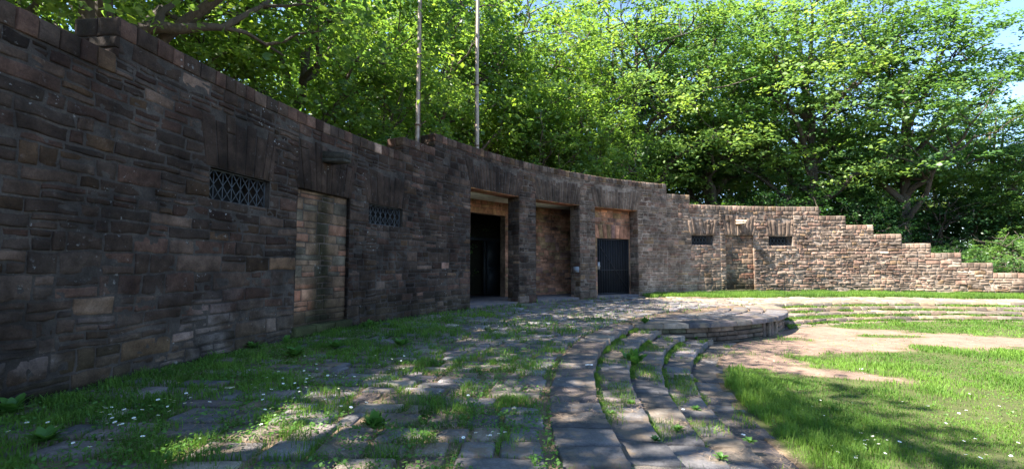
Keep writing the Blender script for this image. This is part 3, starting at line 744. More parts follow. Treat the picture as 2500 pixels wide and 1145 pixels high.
def make_tree(seed, H, cr, cb, nlimb, nclump, nleaf, lsize, rtrunk, mat, bmat, clump=(1.1, .42), flat=.5, lean=(0, 0), extra=None, top=.97, tilt=.55, shell_=.45, asp=.62):
    g = np.random.default_rng(seed); tr = MB()
    n = 12; tz = np.linspace(0, 1, n); ph = g.random(4)*6
    tp_ = np.stack([lean[0]*tz**1.5+.02*H*np.sin(tz*5+ph[0])*tz, lean[1]*tz**1.5+.02*H*np.sin(tz*4+ph[1])*tz, tz*H*.86], 1)
    rt = rtrunk*(1-tz*.9)**.9; rt[0] *= 1.5; rt = np.maximum(rt, .03); tr.tube(tp_, rt, 9)
    nodes_ = [tp_[k] for k in range(3, n)]; nr = [rt[k]*.6 for k in range(3, n)]
    cc = np.array([lean[0], lean[1], (cb+H*top)/2]); hv = (H*top-cb)/2
    for k in range(nlimb):
        f = .20+.58*(k+g.random()*.6)/nlimb; f = max(f, cb/H*.95); i_ = f*(n-1); a_ = int(i_); p0 = tp_[a_]+(tp_[min(a_+1, n-1)]-tp_[a_])*(i_-a_)
        az = k*2.4+g.random()*.9; zt = p0[2]+hv*(.30+.62*g.random()); zt = min(zt, H*.93)
        q = (zt-cc[2])/hv; rad__ = cr*math.sqrt(max(.05, 1-q*q))*(.62+.3*g.random())
        p1 = np.array([p0[0]*.5+rad__*cos(az), p0[1]*.5+rad__*sin(az), zt]); c_ = curve(p0, p1, 8, .10*g.random()-.02, g, .025)
        r0_ = max(.06, rtrunk*(.58-.35*f)*(.8+.5*g.random())); rr_ = np.linspace(r0_, .03, 8); tr.tube(c_, rr_, 6)
        for m_i in range(2, 8): nodes_.append(c_[m_i]); nr.append(rr_[m_i])
        for b_i in range(3):                # forks
            s_ = g.integers(2, 6); p2 = c_[s_]+np.array([g.normal(0, 1), g.normal(0, 1), .5+g.random()*.8])*cr*.30; d_ = curve(c_[s_], p2, 6, .03, g, .03); rq = np.linspace(rr_[s_]*.7, .02, 6); tr.tube(d_, rq, 5)
            for m_i in range(2, 6): nodes_.append(d_[m_i]); nr.append(rq[m_i])
    if extra is not None:
        for pts, r0_ in extra:
            pts = np.array(pts); tr.tube(pts, np.linspace(r0_, .03, len(pts)), 8)
            for m_i in range(1, len(pts)): nodes_.append(pts[m_i]); nr.append(.05)
    nodes_ = np.array(nodes_)
    # clump centres in the crown: uneven outline
    P = []; 
    while len(P) < nclump:
        v = g.normal(0, 1, 3); v /= np.linalg.norm(v); rad_ = (shell_+(1-shell_)*g.random()**.6)
        out = .72+.55*fbm(v[0]*1.6+seed, v[1]*1.6, v[2]*1.6, seed, 2)
        p = cc+v*np.array([cr, cr, hv])*rad_*out
        if p[2] < cb*.85: continue
        P.append(p)
    P = np.array(P)
    d = np.linalg.norm(P[:, None]-nodes_[None], axis=2)+np.maximum(0, nodes_[None, :, 2]-P[:, None, 2])*1.5
    near = d.argmin(1)
    for k in range(nclump):
        p0 = nodes_[near[k]]; c_ = curve(p0, P[k], 5, .06, g, .03); tr.tube(c_, np.linspace(min(.05, nr[near[k]]+.01), .010, 5), 4, cap=False)
        if g.random() < .6: p2 = P[k]+g.normal(0, .6, 3); tr.tube(curve(c_[3], p2, 4, .03, g, .04), np.linspace(.014, .006, 4), 3, cap=False)
    per = nleaf//nclump; ns = 14
    sub = P[:, None]+g.normal(0, 1, (nclump, ns, 3))*np.array([clump[0]*.62, clump[0]*.62, clump[1]*.8])*(cr/5)
    sz = g.random((nclump, ns, 1))
    pts = (sub[:, :, None]+g.normal(0, 1, (nclump, ns, max(1, per//ns), 3))*np.array([.21, .21, .21*flat])*(cr/5)*(.6+.9*sz[..., None])).reshape(-1, 3)
    outd = pts-cc; outd /= np.linalg.norm(outd, axis=1)[:, None]+1e-6
    nrm = np.array([0, 0, 1.])+outd*.45+g.normal(0, tilt, pts.shape)
    V, F_ = leaves(pts, nrm, lsize, seed+1, asp)
    tone = np.repeat(g.normal(0, 1, (nclump, 1)), ns, 1)[:, :, None]*.16+g.normal(0, .13, (nclump, ns, 1))
    tone = np.broadcast_to(tone, (nclump, ns, max(1, per//ns))).reshape(-1); yl = np.clip(g.normal(0, .5, len(tone))+tone*2, -1, 1.5)
    tc_ = np.stack([np.exp(tone*1.1+.12*yl), np.exp(tone*.9), np.exp(tone*.6-.15*yl)], 1)*.62
    t = build('trunk', np.concatenate(tr.V), [np.concatenate(f) for f in tr.F.values()], bmat, None, None, True)
    c_ = build('crown', V, [F_], mat, None, np.repeat(tc_, 4, 0))
    return t, c_
used = set()
def place(proto, name, loc, rot, sc, label, group=None, cat='tree'):
    e = empty(name, loc); e.rotation_euler = (0, 0, rot); e.scale = (sc, sc, sc); tag(e, label, cat, group)
    for o in proto:
        if o.name in used: c = o.copy(); COL.objects.link(c)
        else: c = o; used.add(o.name)
        c.parent = e
    return e
# ---- prototypes
oakA = make_tree(21, 17, 6.2, 4.2, 11, 100, 26000, .23, .36, M_leaf_oak, M_bark, (1.0, .5), .7, tilt=.6, shell_=.35)
oakB = make_tree(22, 19, 5.6, 4.0, 12, 95, 25000, .23, .33, M_leaf_oak, M_bark, (1.0, .5), .7, tilt=.6, shell_=.35, lean=(.8, .2))
mapA = make_tree(33, 20, 6.6, 4.4, 13, 135, 42000, .21, .40, M_leaf_light, M_bark_grey, (1.25, .26), .30, tilt=.40, shell_=.42)
mapB = make_tree(34, 18, 6.0, 4.4, 12, 125, 40000, .21, .36, M_leaf_mid, M_bark_grey, (1.3, .26), .30, tilt=.40, lean=(-.6, .3), shell_=.42)
slim = make_tree(35, 15, 3.6, 3.0, 9, 90, 19000, .20, .16, M_leaf_oak, M_bark, (1.3, .8), .8, tilt=.7)
oakS = make_tree(36, 18, 5.2, 5.0, 10, 44, 11000, .225, .33, M_leaf_oak, M_bark, (1.15, .7), .8, tilt=.7, shell_=.3)
bushA = make_tree(41, 4.6, 2.6, .4, 8, 70, 17000, .13, .07, M_leaf_mid, M_bark, (1.5, .8), .6, tilt=.5)
bushD = make_tree(42, 5.4, 2.8, .3, 8, 70, 17000, .14, .08, M_leaf_dark, M_bark, (1.5, .8), .6, tilt=.5)

# big tree whose limb hangs over the left wall
bx_, by_ = px(215, 0, 9.6)[:2]
org = np.array([bx_, by_, 0.])
L1 = [px(u, v, d)-org for u, v, d in ((250, 95, 9.6), (330, 75, 9.7), (390, 66, 9.8), (440, 72, 9.9), (500, 66, 10.1), (545, 68, 10.3), (590, 42, 10.6), (640, 15, 11), (690, -20, 11.5))]
L1[0] = np.array([.1, .2, 6.3])
L2 = [px(u, v, d)-org for u, v, d in ((385, 66, 9.8), (395, 30, 9.9), (440, 0, 10.2), (480, -60, 10.4))]
L3 = [px(u, v, d)-org for u, v, d in ((545, 68, 10.3), (600, 80, 10.8), (650, 110, 11.4), (690, 135, 12))]
t = make_tree(51, 20, 6.8, 6.4, 11, 120, 30000, .18, .34, M_leaf_oak, M_bark, (1.0, .55), .7, tilt=.7, extra=[(L1, .17), (L2, .10), (L3, .06)])
place(t, 'oak_tree', (bx_, by_, 0), 0, 1, 'large dark oak behind the left wall, its bent limb hanging over the wall top')
def spot(u, depth): return ((u-1250)/F*depth, depth, .0)
TR = [ # proto, name, px, depth, rot, scale, label
 (oakB, 'oak_tree', 715, 17, .5, .88, 'bright green oak behind the left wall, next right of the overhanging oak'),
 (oakA, 'oak_tree', 830, 26, 2.0, 1.0, 'dark leafy oak behind the left wall, between the overhanging oak and the left flagpole'),
 (oakB, 'oak_tree', 1045, 28, 3.4, 1.25, 'forked dark oak seen between the two flagpoles'),
 (slim, 'young_tree', 930, 19, 1.1, .8, 'slender young tree behind the wall just left of the left flagpole'),
 (oakA, 'oak_tree', 1120, 33, 4.4, 1.35, 'tall oak directly behind the right flagpole'),
 (slim, 'young_tree', 1330, 30, 0.4, .95, 'thin many-branched tree above the middle bay of the portico'),
 (slim, 'young_tree', 1440, 31, 2.9, 1.0, 'thin tree above the barred gate bay of the portico'),
 (oakB, 'oak_tree', 1275, 36, 1.9, 1.4, 'oak with open crown above the middle of the portico, behind the thin trees'),
 (mapA, 'maple_tree', 1560, 39, .3, 1.4, 'light green maple rising behind the first steps at the right end of the raised wall'),
 (mapB, 'maple_tree', 1740, 43, 1.2, 1.6, 'mid green maple behind the level wall top left of the right-hand trunks'),
 (mapA, 'maple_tree', 1985, 39.5, 2.5, 1.45, 'broad light green maple with a bare trunk above the end of the level wall top'),
 (mapB, 'maple_tree', 2212, 37, 4.0, 1.35, 'maple with a thick forked grey trunk above the stepped part of the wall'),
 (mapA, 'maple_tree', 2440, 42, 5.2, .92, 'lower maple at the right edge with blue sky above it'),
 (mapB, 'maple_tree', 2580, 34, 1.0, .72, 'short maple cut by the right edge of the photo'),
]
for p, nm, u, d, ro, sc, lab in TR: place(p, nm, spot(u, d), ro, sc, lab)
for u, d, sc, p, ro in ((760, 44, .9, mapB, 3.), (1000, 46, 1.1, mapA, .2), (1210, 47, 1.15, mapB, 5.), (1310, 40, 1.0, oakA, 5.), (1400, 46, 1.15, mapA, 1.5), (1620, 52, 1.15, mapB, 2.2), (1830, 54, 1.15, mapA, 4.1), (2060, 54, 1.1, mapB, .9), (2290, 54, .95, mapA, 3.3), (2480, 52, .85, mapB, 2.7),
                        (1500, 60, 1.2, oakA, .5), (1950, 62, 1.2, oakB, 1.4), (2200, 64, 1.1, oakA, 2.5), (1750, 60, 1.2, oakA, 5.5)):
    place(p, 'woodland_tree', spot(u, d), ro, sc, 'leafy woodland tree far behind the wall, half hidden by nearer trees', 'far trees of the wood behind the wall')
for x_, y_, sc, p, ro in ((-9.5, 1.0, 1.12, oakS, 1.3), (-8.5, -5.5, 1.05, oakS, 2.2), (-14, 8.5, .9, oakS, 4.0), (-16, 16, .95, oakB, .6), (-15, -4, 1.0, oakS, 1.9)):
    place(p, 'oak_tree', (x_, y_, 0), ro, sc, 'tall tree behind the wall out of sight to the left, shading the terrace', 'shade trees left of the view')
place(slim, 'young_tree', (-10.5, 14.5, 0), 4.2, .85, 'slim tree close behind the dark left wall, right of the overhanging oak')
for k, (u, d, sc, p, ro) in enumerate(((1650, 30, 1.0, bushD, 0.), (1760, 31, 1.1, bushD, 1.), (1870, 30.5, 1.0, bushA, 2.), (1960, 31, 1.0, bushD, 3.), (2060, 30, 1.1, bushA, 4.), (2150, 31, .8, bushD, 5.), (2260, 31, .7, bushD, .5), (2330, 33, .8, bushD, 1.5), (2400, 32, .6, bushD, 2.5), (1560, 33, 1.0, bushA, 3.5), (1700, 36, 1.4, bushA, .2), (1900, 37, 1.5, bushD, 1.8), (2100, 37, 1.4, bushD, 2.9), (2300, 38, 1.5, bushD, 4.4),
    (1460, 34, 1.1, bushD, 5.), (1340, 34, 1.1, bushA, 2.), (1200, 31, 1.1, bushD, 1.), (1080, 27, 1.0, bushA, .3), (960, 24, 1.0, bushD, 2.6), (860, 21, .95, bushA, 4.6), (760, 19, 1., bushD, 3.1), (2020, 43, 1.8, bushD, 3.), (2220, 44, 1.8, bushD, 0.8), (2420, 42, 1.7, bushD, 2.), (1800, 43, 1.8, bushA, 4.))):
    sc *= .72 if u > 1500 and d < 34 else 1
    place(p, 'understorey_bush', spot(u, d), ro, sc, 'dark green bush in the undergrowth behind the wall', 'bushes of the undergrowth behind the wall', 'bush')
place(bushA, 'pale_bush', spot(2475, 27.6), 1.1, .78, 'pale sunlit bush just behind the lowest wall steps at the right edge', None, 'bush')

# ------------------------------------------------------------------ GRASS
def onslab(x, y):
    """true where a terrace slab lies"""
    res = np.zeros(len(x), bool); r_0 = rC(x, y); t = np.radians(thC(x, y))
    arr = np.array(slabs); 
    ringsk = {}
    order = np.argsort(arr[:, 2]); arr = arr[order]
    # bin by angle for speed
    nb_ = 500; lo_, hi_ = rad(55), rad(194); idx = ((t-lo_)/(hi_-lo_)*nb_).astype(int)
    b0 = ((arr[:, 2]-lo_)/(hi_-lo_)*nb_).astype(int); b1 = ((arr[:, 3]-lo_)/(hi_-lo_)*nb_).astype(int)
    so_ = np.argsort(idx, kind='stable'); si = idx[so_]
    for b in range(nb_):
        l, h_ = np.searchsorted(si, b), np.searchsorted(si, b+1)
        if h_ <= l: continue
        pi_ = so_[l:h_]; cand = arr[(b0 <= b) & (b1 >= b)]
        if not len(cand): continue
        rr_, tt_ = r_0[pi_][:, None], t[pi_][:, None]
        res[pi_] = ((rr_ > cand[:, 0]) & (rr_ < cand[:, 1]) & (tt_ > cand[:, 2]) & (tt_ < cand[:, 3])).any(1)
    return res
def blades(x, y, z, h, w, seed, lean=.5):
    g = np.random.default_rng(seed); n = len(x); az = g.random(n)*2*pi; d = np.stack([np.cos(az), np.sin(az), np.zeros(n)], 1)
    s = np.stack([-np.sin(az+g.normal(0, .6, n)), np.cos(az), np.zeros(n)], 1); P0 = np.stack([x, y, z-.01], 1)
    le = (np.abs(g.normal(0, lean, n))*h)[:, None]; w2 = (w/2)[:, None]; hh = h[:, None]; up = np.array([0, 0, 1.])
    m = P0+up*hh*.55+d*le*.3; tp_ = P0+up*hh*.95+d*le
    V = np.stack([P0-s*w2, P0+s*w2, m+s*w2*.8, m-s*w2*.8, tp_], 1).reshape(-1, 3); b = np.arange(n)[:, None]*5
    q = b+np.array([[0, 1, 2, 3]]); t3 = b+np.array([[3, 2, 4]]); return V, q, t3
def scatter(n, x0, x1, y0, y1, seed):
    g = np.random.default_rng(seed); return g.random(n)*(x1-x0)+x0, g.random(n)*(y1-y0)+y0, g
def inview(x, y, m=1.5): return (y > .9) & (np.abs(x) < y*1.16+m)
def grass_obj(name, x, y, z, h, w, seed, tint, lean=.5, mat=None):
    V, q, t3 = blades(x, y, z, h, w, seed, lean); c = np.repeat(tint, 5, 0)
    o = build(name, V, [q, t3], mat or M_grass, None, c); tag(o, kind='stuff'); return o
def dens(x, y, base, d0): # thin out with distance and widen
    d = np.hypot(x, y); return np.clip((d0/np.maximum(d, d0))**1.35, .05, 1)*base
# lawn
x, y, g = scatter(1500000, 1.5, 27, 3, 19.5, 3); r0 = rC(x, y); dd_ = np.hypot(x, y)
b_ = bare(x, y); clump_ = fbm(x*1.6, y*1.6, 0, 301, 3); fine = fbm(x*6, y*6, 0, 305, 2)
p = np.clip((5.0/np.maximum(dd_, 5.0))**1.5, .0, 1)*(1-b_)**2*(.35+1.1*sstep(.3, .65, clump_))*.80
k = (r0 < RL+.16-(.35*fbm(x*2.5, y*2.5))) & (np.hypot(x-SX, y-SY) > SR+.06) & inview(x, y) & (g.random(len(x)) < p)
x, y, dd_, clump_, fine = x[k], y[k], dd_[k], clump_[k], fine[k]; ed = sstep(1.1, .1, RL-rC(x, y))*sstep(13, 9, y)
h = .74*(.035+.075*clump_+.05*g.random(len(x)))*(1+1.6*ed*sstep(.4, .7, fine))*(.6+.9*sstep(.3, .7, fbm(x*.7, y*.7, 0, 333, 2))); w = .0042*(np.maximum(dd_, 4)/4)**.95
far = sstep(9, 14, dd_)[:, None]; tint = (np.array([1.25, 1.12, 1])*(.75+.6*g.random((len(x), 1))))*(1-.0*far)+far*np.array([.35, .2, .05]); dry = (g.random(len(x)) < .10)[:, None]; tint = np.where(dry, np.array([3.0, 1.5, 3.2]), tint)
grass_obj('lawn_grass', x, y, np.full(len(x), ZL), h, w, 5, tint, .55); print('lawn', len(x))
# terrace: joints, tufts on the slabs, thick growth along the wall
x, y, g = scatter(1700000, -7, 12, 1, 23, 4); r0 = rC(x, y); dd_ = np.hypot(x, y)
k = (r0 > 16.36) & (r0 < R-.03) & inview(x, y) & (g.random(len(x)) < np.clip((4.5/np.maximum(dd_, 4.5))**1.5, 0, 1)); x, y, r0, dd_ = x[k], y[k], r0[k], dd_[k]
sl_ = onslab(x, y); cl1 = fbm(x*1.1, y*1.1, 0, 401, 3); cl2 = fbm(x*3.5, y*3.5, 0, 402, 3)
nearwall = sstep(20.0, 22.4, r0); zone = sstep(21, 12, y)*sstep(16.6, 17.6, r0)
dg_ = .14+.86*sstep(.39, .56, cl1*.6+cl2*.4+nearwall*.14+.03*sstep(17, 19.5, r0))
pj = dg_*(.25+.75*zone)*(1-.8*sstep(11, 15.5, y)*(1-.5*nearwall))*(1-.4*sstep(-1, 2, x)*sstep(9, 12, y))
ps = sstep(.51, .60, cl1*.45+cl2*.55+nearwall*.10)*(.34+.4*nearwall)*zone*(1-.75*sstep(11, 15, y))
k = g.random(len(x)) < np.where(sl_, ps*.8, pj*.85); 
x, y, r0, dd_, cl2, cl1, sl_ = x[k], y[k], r0[k], dd_[k], cl2[k], cl1[k], sl_[k]
h = .78*(.025+.12*cl2*cl2*1.8+.05*g.random(len(x)))*(1+.5*sstep(.55, .7, cl1)); w = .0045*(np.maximum(dd_, 4)/4)**.9*(1+.8*(g.random(len(x)) < .3))
tint = np.array([.92, 1., .95])*(.7+.6*g.random((len(x), 1))); dry = (g.random(len(x)) < .06)[:, None]; tint = np.where(dry, np.array([3, 1.5, 3.]), tint)
grass_obj('joint_grass', x, y, np.where(sl_, .002, -.03), h, w, 6, tint, .75); print('terrace', len(x))
# grassed strip below the right part of the wall
x, y, g = scatter(260000, 7, 32, 12, 27.2, 8); r0 = rC(x, y); th = thC(x, y); e_ = (fbm(x*.9, y*.9, 0, 9)-.5)*1.6
k = (r0 > 19.5+e_*1.4+sstep(104, 114, th)*2.6) & (r0 < R-.03) & (th < 118) & inview(x, y); x, y = x[k], y[k]
cl = fbm(x*1.5, y*1.5, 0, 44, 3); k = g.random(len(x)) < .6+.4*cl; x, y, cl = x[k], y[k], cl[k]
h = .10+.20*cl+.08*g.random(len(x)); tint = np.array([1.55, 1.25, 1.0])*(.7+.6*g.random((len(x), 1)))
grass_obj('strip_grass', x, y, np.full(len(x), -.045), h, np.full(len(x), .016), 9, tint, .5); print('strip', len(x))
# grass at the back of each tread
xs_, ys_, hs_, zs_, ws_ = [], [], [], [], []; g = np.random.default_rng(15)
for k_ in range(1, 5):
    n = 52000; th = rad(56)+g.random(n)*rad(136); rr_ = LIPS[k_-1]+.02-np.abs(g.normal(0, .035, n))
    wide = g.random(n) < .3; rr_ = np.where(wide, LIPS[k_-1]-g.random(n)*.5, rr_)
    x, y = CX+rr_*np.cos(th), CY+rr_*np.sin(th); d_ = np.hypot(x, y); c1 = fbm(x*1.7, y*1.7, k_*3., 55, 3)
    pr = sstep(.42, .6, c1+.06*(thC(x, y) < 118))*np.clip((7/d_)**.8, 0, 1)*np.where(wide, sstep(.5, .62, c1), 1)
    k = inview(x, y) & (np.hypot(x-SX, y-SY) > SR+.05) & (g.random(n) < pr); x, y, d_, c1 = x[k], y[k], d_[k], c1[k]
    xs_.append(x); ys_.append(y); zs_.append(np.full(len(x), -DROP*k_)); hs_.append(.03+.10*c1*g.random(len(x))+.02); ws_.append(.0045*(np.maximum(d_, 4)/4)**.95)
x, y, z, h, w = map(np.concatenate, (xs_, ys_, zs_, hs_, ws_)); tint = np.array([1.15, 1.0, .9])*(.6+.7*g.random((len(x), 1))); dry = (g.random(len(x)) < .2)[:, None]; tint = np.where(dry, np.array([3, 1.5, 3.]), tint)
grass_obj('step_grass', x, y, z, h, w, 10, tint, .7)
# low leafy ground cover between the blades
x, y, g = scatter(420000, -7, 12, 1.5, 17, 41); r0 = rC(x, y); dd_ = np.hypot(x, y); cl = fbm(x*2.2+3, y*2.2, 0, 501, 3); nw = sstep(19.5, 22.4, r0)
k = (r0 < R-.05) & inview(x, y) & (np.hypot(x-SX, y-SY) > SR+.05) & (g.random(len(x)) < np.clip((4.5/np.maximum(dd_, 4.5))**1.4, 0, 1)*sstep(.48, .6, cl+.12*nw)*.55) & ((r0 > 16.9) | ((r0 < RL-.1) & (g.random(len(x)) < .35)))
x, y, r0, dd_ = x[k], y[k], r0[k], dd_[k]; z = np.where(r0 < RL, ZL, 0)+.012+.05*g.random(len(x))**2
V, F_ = leaves(np.stack([x, y, z], 1), np.array([0, 0, 1.])+g.normal(0, .45, (len(x), 3)), .034, 42, .7)
gc = build('leafy_ground_cover', V, [F_], M_weed); tag(gc, kind='stuff')
# grit on the worn ground
x, y, g = scatter(60000, 4, 20, 6, 18, 43); k = (g.random(len(x)) < bare(x, y)*np.clip((9/np.hypot(x, y))**1.5, 0, 1)*.35) & (rC(x, y) < RL) & (np.hypot(x-SX, y-SY) > SR); x, y = x[k], y[k]; n = len(x)
sz = .010+.022*g.random(n)**3; q_ = g.normal(0, 1, (n, 4, 3)); q_ /= np.linalg.norm(q_, axis=2)[:, :, None]; V = np.stack([x, y, np.full(n, ZL+.004)], 1)[:, None]+q_*sz[:, None, None]
F_ = (np.arange(n)[:, None, None]*4+np.array([[0, 1, 2], [0, 2, 3], [0, 3, 1], [1, 3, 2]])[None]).reshape(-1, 3)
gv = build('gravel', V.reshape(-1, 3), [F_], plain('grit_stone', (.27, .21, .17), .9, 0, .5, 3)); tag(gv, kind='stuff')
# dry litter on treads and slabs
x, y, g = scatter(130000, -6, 9, 1.5, 16, 18); r0 = rC(x, y); dd_ = np.hypot(x, y)
lt = fbm(x*1.4, y*1.4, 0, 91, 4); k = (r0 > RL+.05) & (r0 < R-.1) & inview(x, y) & (np.hypot(x-SX, y-SY) > SR) & (g.random(len(x)) < sstep(.46, .58, lt)*np.clip((4.5/dd_)**1.2, 0, 1)); x, y, r0, dd_ = x[k], y[k], r0[k], dd_[k]
z = np.where(r0 > 16.3, .006, np.where(r0 > 15.75, -.15, np.where(r0 > 15.2, -.3, np.where(r0 > 14.65, -.45, -.6))))+.014
n = len(x); az = g.random(n)*2*pi; L = .015+.03*g.random(n); d = np.stack([np.cos(az)*L, np.sin(az)*L, g.normal(0, .005, n)], 1); s = np.stack([-np.sin(az), np.cos(az), np.zeros(n)], 1)*(.0012*np.maximum(dd_, 4)/2.6)[:, None]
P0 = np.stack([x, y, z+.004*g.random(n)], 1); V = np.stack([P0-d-s, P0-d+s, P0+d+s, P0+d-s], 1).reshape(-1, 3)
lit = build('dry_litter', V, [np.arange(n*4).reshape(n, 4)], plain('straw_litter', (.24, .165, .11), .9, 0, .5, 30)); tag(lit, kind='stuff')

# ------------------------------------------------------------------ broad-leaved weeds
def weed(seed, nl, L, Wd, up, droop=.9, ruffle=0):
    g = np.random.default_rng(seed); mb = MB()
    for k in range(nl):
        az = k*2.4+g.normal(0, .3); e = up*(.6+.7*g.random()); l = L*(.6+.5*g.random()); n = 7; t = np.linspace(0, 1, n)
        z = .01+l*(np.sin(e)*t-droop*.45*t*t); h_ = l*np.cos(e)*t; wd = Wd*l*np.sin(np.clip(t*1.02, 0, 1)**.75*pi)**.8*np.where(t < .25, t*3, 1)+.002
        c = np.stack([h_*cos(az), h_*sin(az), np.maximum(z, .008)], 1); s = np.array([-sin(az), cos(az), 0]); ru = ruffle*np.sin(t*21)[:, None]*np.array([0, 0, 1])
        a = c-s*wd[:, None]+[0, 0, .12*Wd*l]+ru; b = c+s*wd[:, None]+[0, 0, .12*Wd*l]-ru; V = np.stack([a, c, b], 1).reshape(-1, 3); F_ = []
        for i_ in range(n-1):
            F_ += [(i_*3, i_*3+1, i_*3+4, i_*3+3), (i_*3+1, i_*3+2, i_*3+5, i_*3+4)]
        mb.add(V, np.array(F_))
    o = mb.make('leaf_rosette', M_weed, None, True, color=False); return o
W1 = weed(1, 24, .24, .13, 1.05); W2 = weed(2, 34, .17, .17, .8, .6); W3 = weed(3, 34, .22, .20, 1.25, .5, .01); W4 = weed(4, 16, .32, .11, 1.2)
def zat(x, y):
    r = float(rC(x, y)); 
    return 0. if r > 16.3 else -.15 if r > 15.75 else -.3 if r > 15.2 else -.45 if r > 14.65 else -.6
def gpt(u, v, z=0.):
    x = (u-1250)/F; y = -(v-572.5)/F; Y = cos(PITCH)-y*sin(PITCH); Z = sin(PITCH)+y*cos(PITCH); t = (z-1.6)/Z; return x*t, Y*t
def plant(proto, u, v, z, sc, label, name='broadleaf_weed', cat='weed', group=None, ro=None):
    if name == 'broadleaf_weed': sc *= 1.1
    x, y = gpt(u, v, z)
    if proto.name in used: o = proto.copy(); COL.objects.link(o)
    else: o = proto; used.add(proto.name)
    o.parent = None; o.name = name; o.location = (x, y, z-.01); o.scale = (sc,)*3; o.rotation_euler = (0, 0, u*1.7 if ro is None else ro); tag(o, label, cat, group); return o
WD = [(W1, 262, 955, 1.1, 'tall dock leaves against the foot of the dark wall, left of the pale leafy weed'), (W2, 335, 968, 1.3, 'pale green leafy weed in front of the dark wall, lower left'), (W4, 455, 905, 1.0, 'dark upright dock at the wall foot, right of the pale leafy weed'),
      (W1, 30, 1010, 1.3, 'large broadleaf weed at the left edge by the wall foot'), (W3, 395, 945, .95, 'bushy nettle-like weed between the pale leafy weed and the upright dock'), (W1, 615, 850, 1.0, 'weed standing against the wall just left of the paler niche'),
      (W2, 720, 870, 1.6, 'spreading weed in front of the paler niche'), (W3, 1575, 790, 1.0, 'small green plant where the steps meet the stage'), (W4, 700, 838, .8, 'small dock at the left corner of the niche sill'), (W2, 820, 850, 1.4, 'low weed in front of the right corner of the niche sill'),
      (W3, 915, 1050, .95, 'sunlit leafy tuft in the foreground left of the paved edge'), (W2, 110, 1080, 1.2, 'low weed in the bottom left foreground'), (W2, 980, 845, 1.5, 'flat weed between the niche and the portico'), (W3, 900, 800, 1.1, 'leafy weed at the wall foot between niche and portico'), (W1, 1700, 828, .6, 'small weed at the foot of the stage front, on the steps')]
for p, u, v, sc, lab in WD: plant(p, u, v, 0. if u != 1700 else -.45, sc, lab)
o = plant(W3, 1546, 896, -.3, 1.9, 'bright sunlit seedling plant growing in the riser of the second step', 'seedling', 'plant')
for k, (u, v) in enumerate(((1655, 1050), (1490, 1010), (1700, 1000), (1540, 985), (1830, 1080), (1600, 1075), (1760, 1120))):
    x, y = gpt(u, v, -.3); z = zat(x, y); plant(W2 if k % 2 else W1, u, v, z, .5, 'small leafy weed in a joint of the curved steps', 'step_weed', 'weed', 'small weeds in the step joints')
# ------------------------------------------------------------------ daisies
def daisy():
    mb = MB(); n = 9; V = [(0, 0, .062)]
    mb.tube([(0, 0, 0), (.003, .001, .03), (0, 0, .06)], .0012, 4)
    stem = mb.make('stem', M_weed, None, color=False)
    hd = MB()
    for k in range(n):
        a = k*2*pi/n; d = np.array([cos(a), sin(a), 0]); s = np.array([-sin(a), cos(a), 0]); c = np.array([0, 0, .061])
        hd.add(np.array([c+d*.003-s*.002, c+d*.012-s*.0045+[0, 0, .002], c+d*.0155+[0, 0, .003], c+d*.012+s*.0045+[0, 0, .002], c+d*.003+s*.002]), np.array([(0, 1, 2, 3, 4)]))
    pet = hd.make('petals', M_white, None, color=False)
    ct = MB(); ct.tube([(0, 0, .060), (0, 0, .0635), (0, 0, .065)], [.004, .0045, .001], 7); cen = ct.make('centre', M_yellow, None, color=False)
    return [stem, pet, cen]
DA = daisy(); g = random.Random(4); spots = []
for (u, v, su, sv, n) in ((450, 990, 60, 22, 16), (300, 1020, 60, 22, 14), (760, 925, 70, 18, 26), (640, 960, 90, 26, 16), (960, 890, 50, 10, 12), (830, 1005, 40, 20, 5), (1180, 1082, 40, 8, 8), (1190, 810, 30, 8, 8), (260, 1060, 80, 30, 9), (120, 1050, 60, 25, 7), (1140, 940, 60, 20, 4)):
    for _ in range(n): spots.append((g.gauss(u, su), g.gauss(v, sv), 0.))
for (u, v, su, sv, n) in ((2130, 1095, 45, 18, 16), (2330, 1020, 60, 30, 8), (2420, 1110, 50, 18, 9), (1990, 1000, 40, 20, 4)):
    for _ in range(n): spots.append((g.gauss(u, su), g.gauss(v, sv), ZL))
first = True
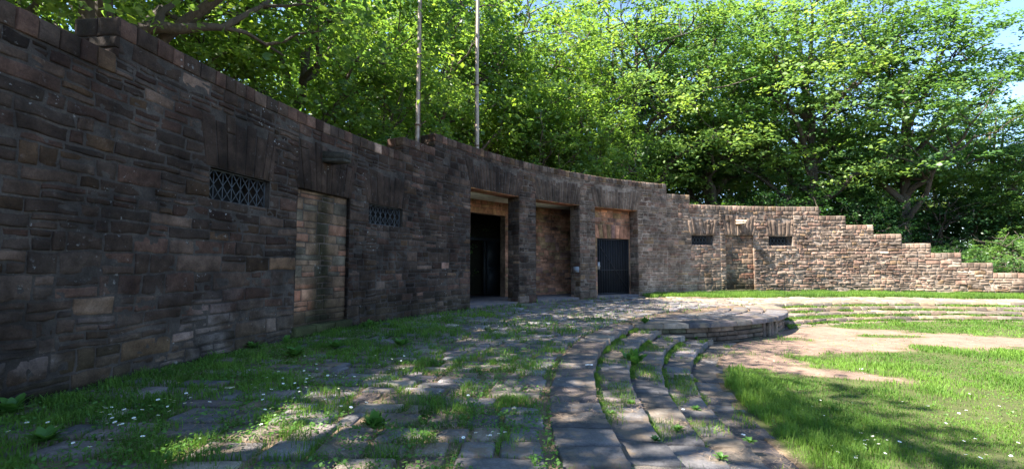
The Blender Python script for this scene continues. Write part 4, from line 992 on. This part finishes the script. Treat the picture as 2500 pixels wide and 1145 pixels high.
for u, v, z in spots:
    if v < 700 or v > 1140: continue
    x, y = gpt(u, v, z); r0 = float(rC(x, y))
    if z == 0 and not (16.9 < r0 < R-.2): continue
    if z < 0 and r0 > RL-.1: continue
    e = empty('daisy', (x, y, z-.0)); e.scale = (g.uniform(.9, 1.35),)*3; e.rotation_euler = (g.uniform(-.3, .3), g.uniform(-.3, .3), g.random()*6)
    tag(e, 'small white daisy growing in the terrace grass' if z == 0 else 'small white daisy growing in the lawn', 'daisy', 'daisies in the terrace grass' if z == 0 else 'daisies in the lawn')
    for o in DA:
        if first: c = o
        else: c = o.copy(); COL.objects.link(c)
        c.parent = e
    first = False
# white scraps and dry leaves
def scrap(name, u, v, z, L, Wd, mat, label, cat, ro):
    x, y = gpt(u, v, z); nx_ = 7; ny_ = 5; V = []
    for i_ in range(nx_):
        for j_ in range(ny_):
            a, b = i_/(nx_-1)-.5, j_/(ny_-1)-.5; V.append((a*L*(1-.2*abs(b)), b*Wd*(1-.5*a*a), .016+.14*Wd*(sin(a*7+u)*cos(b*5)+1)))
    V = np.array(V); F_ = np.array([(i_*ny_+j_, (i_+1)*ny_+j_, (i_+1)*ny_+j_+1, i_*ny_+j_+1) for i_ in range(nx_-1) for j_ in range(ny_-1)])
    o = build(name, V, [F_], mat, None, None, True); o.location = (x, y, z); o.rotation_euler = (0, 0, ro)
    md = o.modifiers.new('thickness', 'SOLIDIFY'); md.thickness = .003; tag(o, label, cat)
scrap('paper_scrap', 1438, 893, 0, .13, .045, M_white, 'white paper scrap lying on the edge of the top step', 'litter', .1)
scrap('paper_scrap', 1668, 1002, -.3, .05, .04, M_white, 'small white scrap on the middle steps in the foreground', 'litter', .8)
scrap('paper_scrap', 1815, 1064, -.45, .05, .035, M_white, 'small white scrap on the lower steps in the foreground', 'litter', 2.)
scrap('paper_scrap', 2104, 903, ZL, .09, .06, M_white, 'white scrap on the worn lawn at right', 'litter', .4)
scrap('dry_leaf', 560, 950, 0, .12, .06, M_dry, 'pale dry leaf in the grass before the left wall', 'leaf', .5)
scrap('dry_leaf', 1255, 1000, 0, .08, .05, M_dry, 'dry leaf on the foreground paving', 'leaf', 1.5)
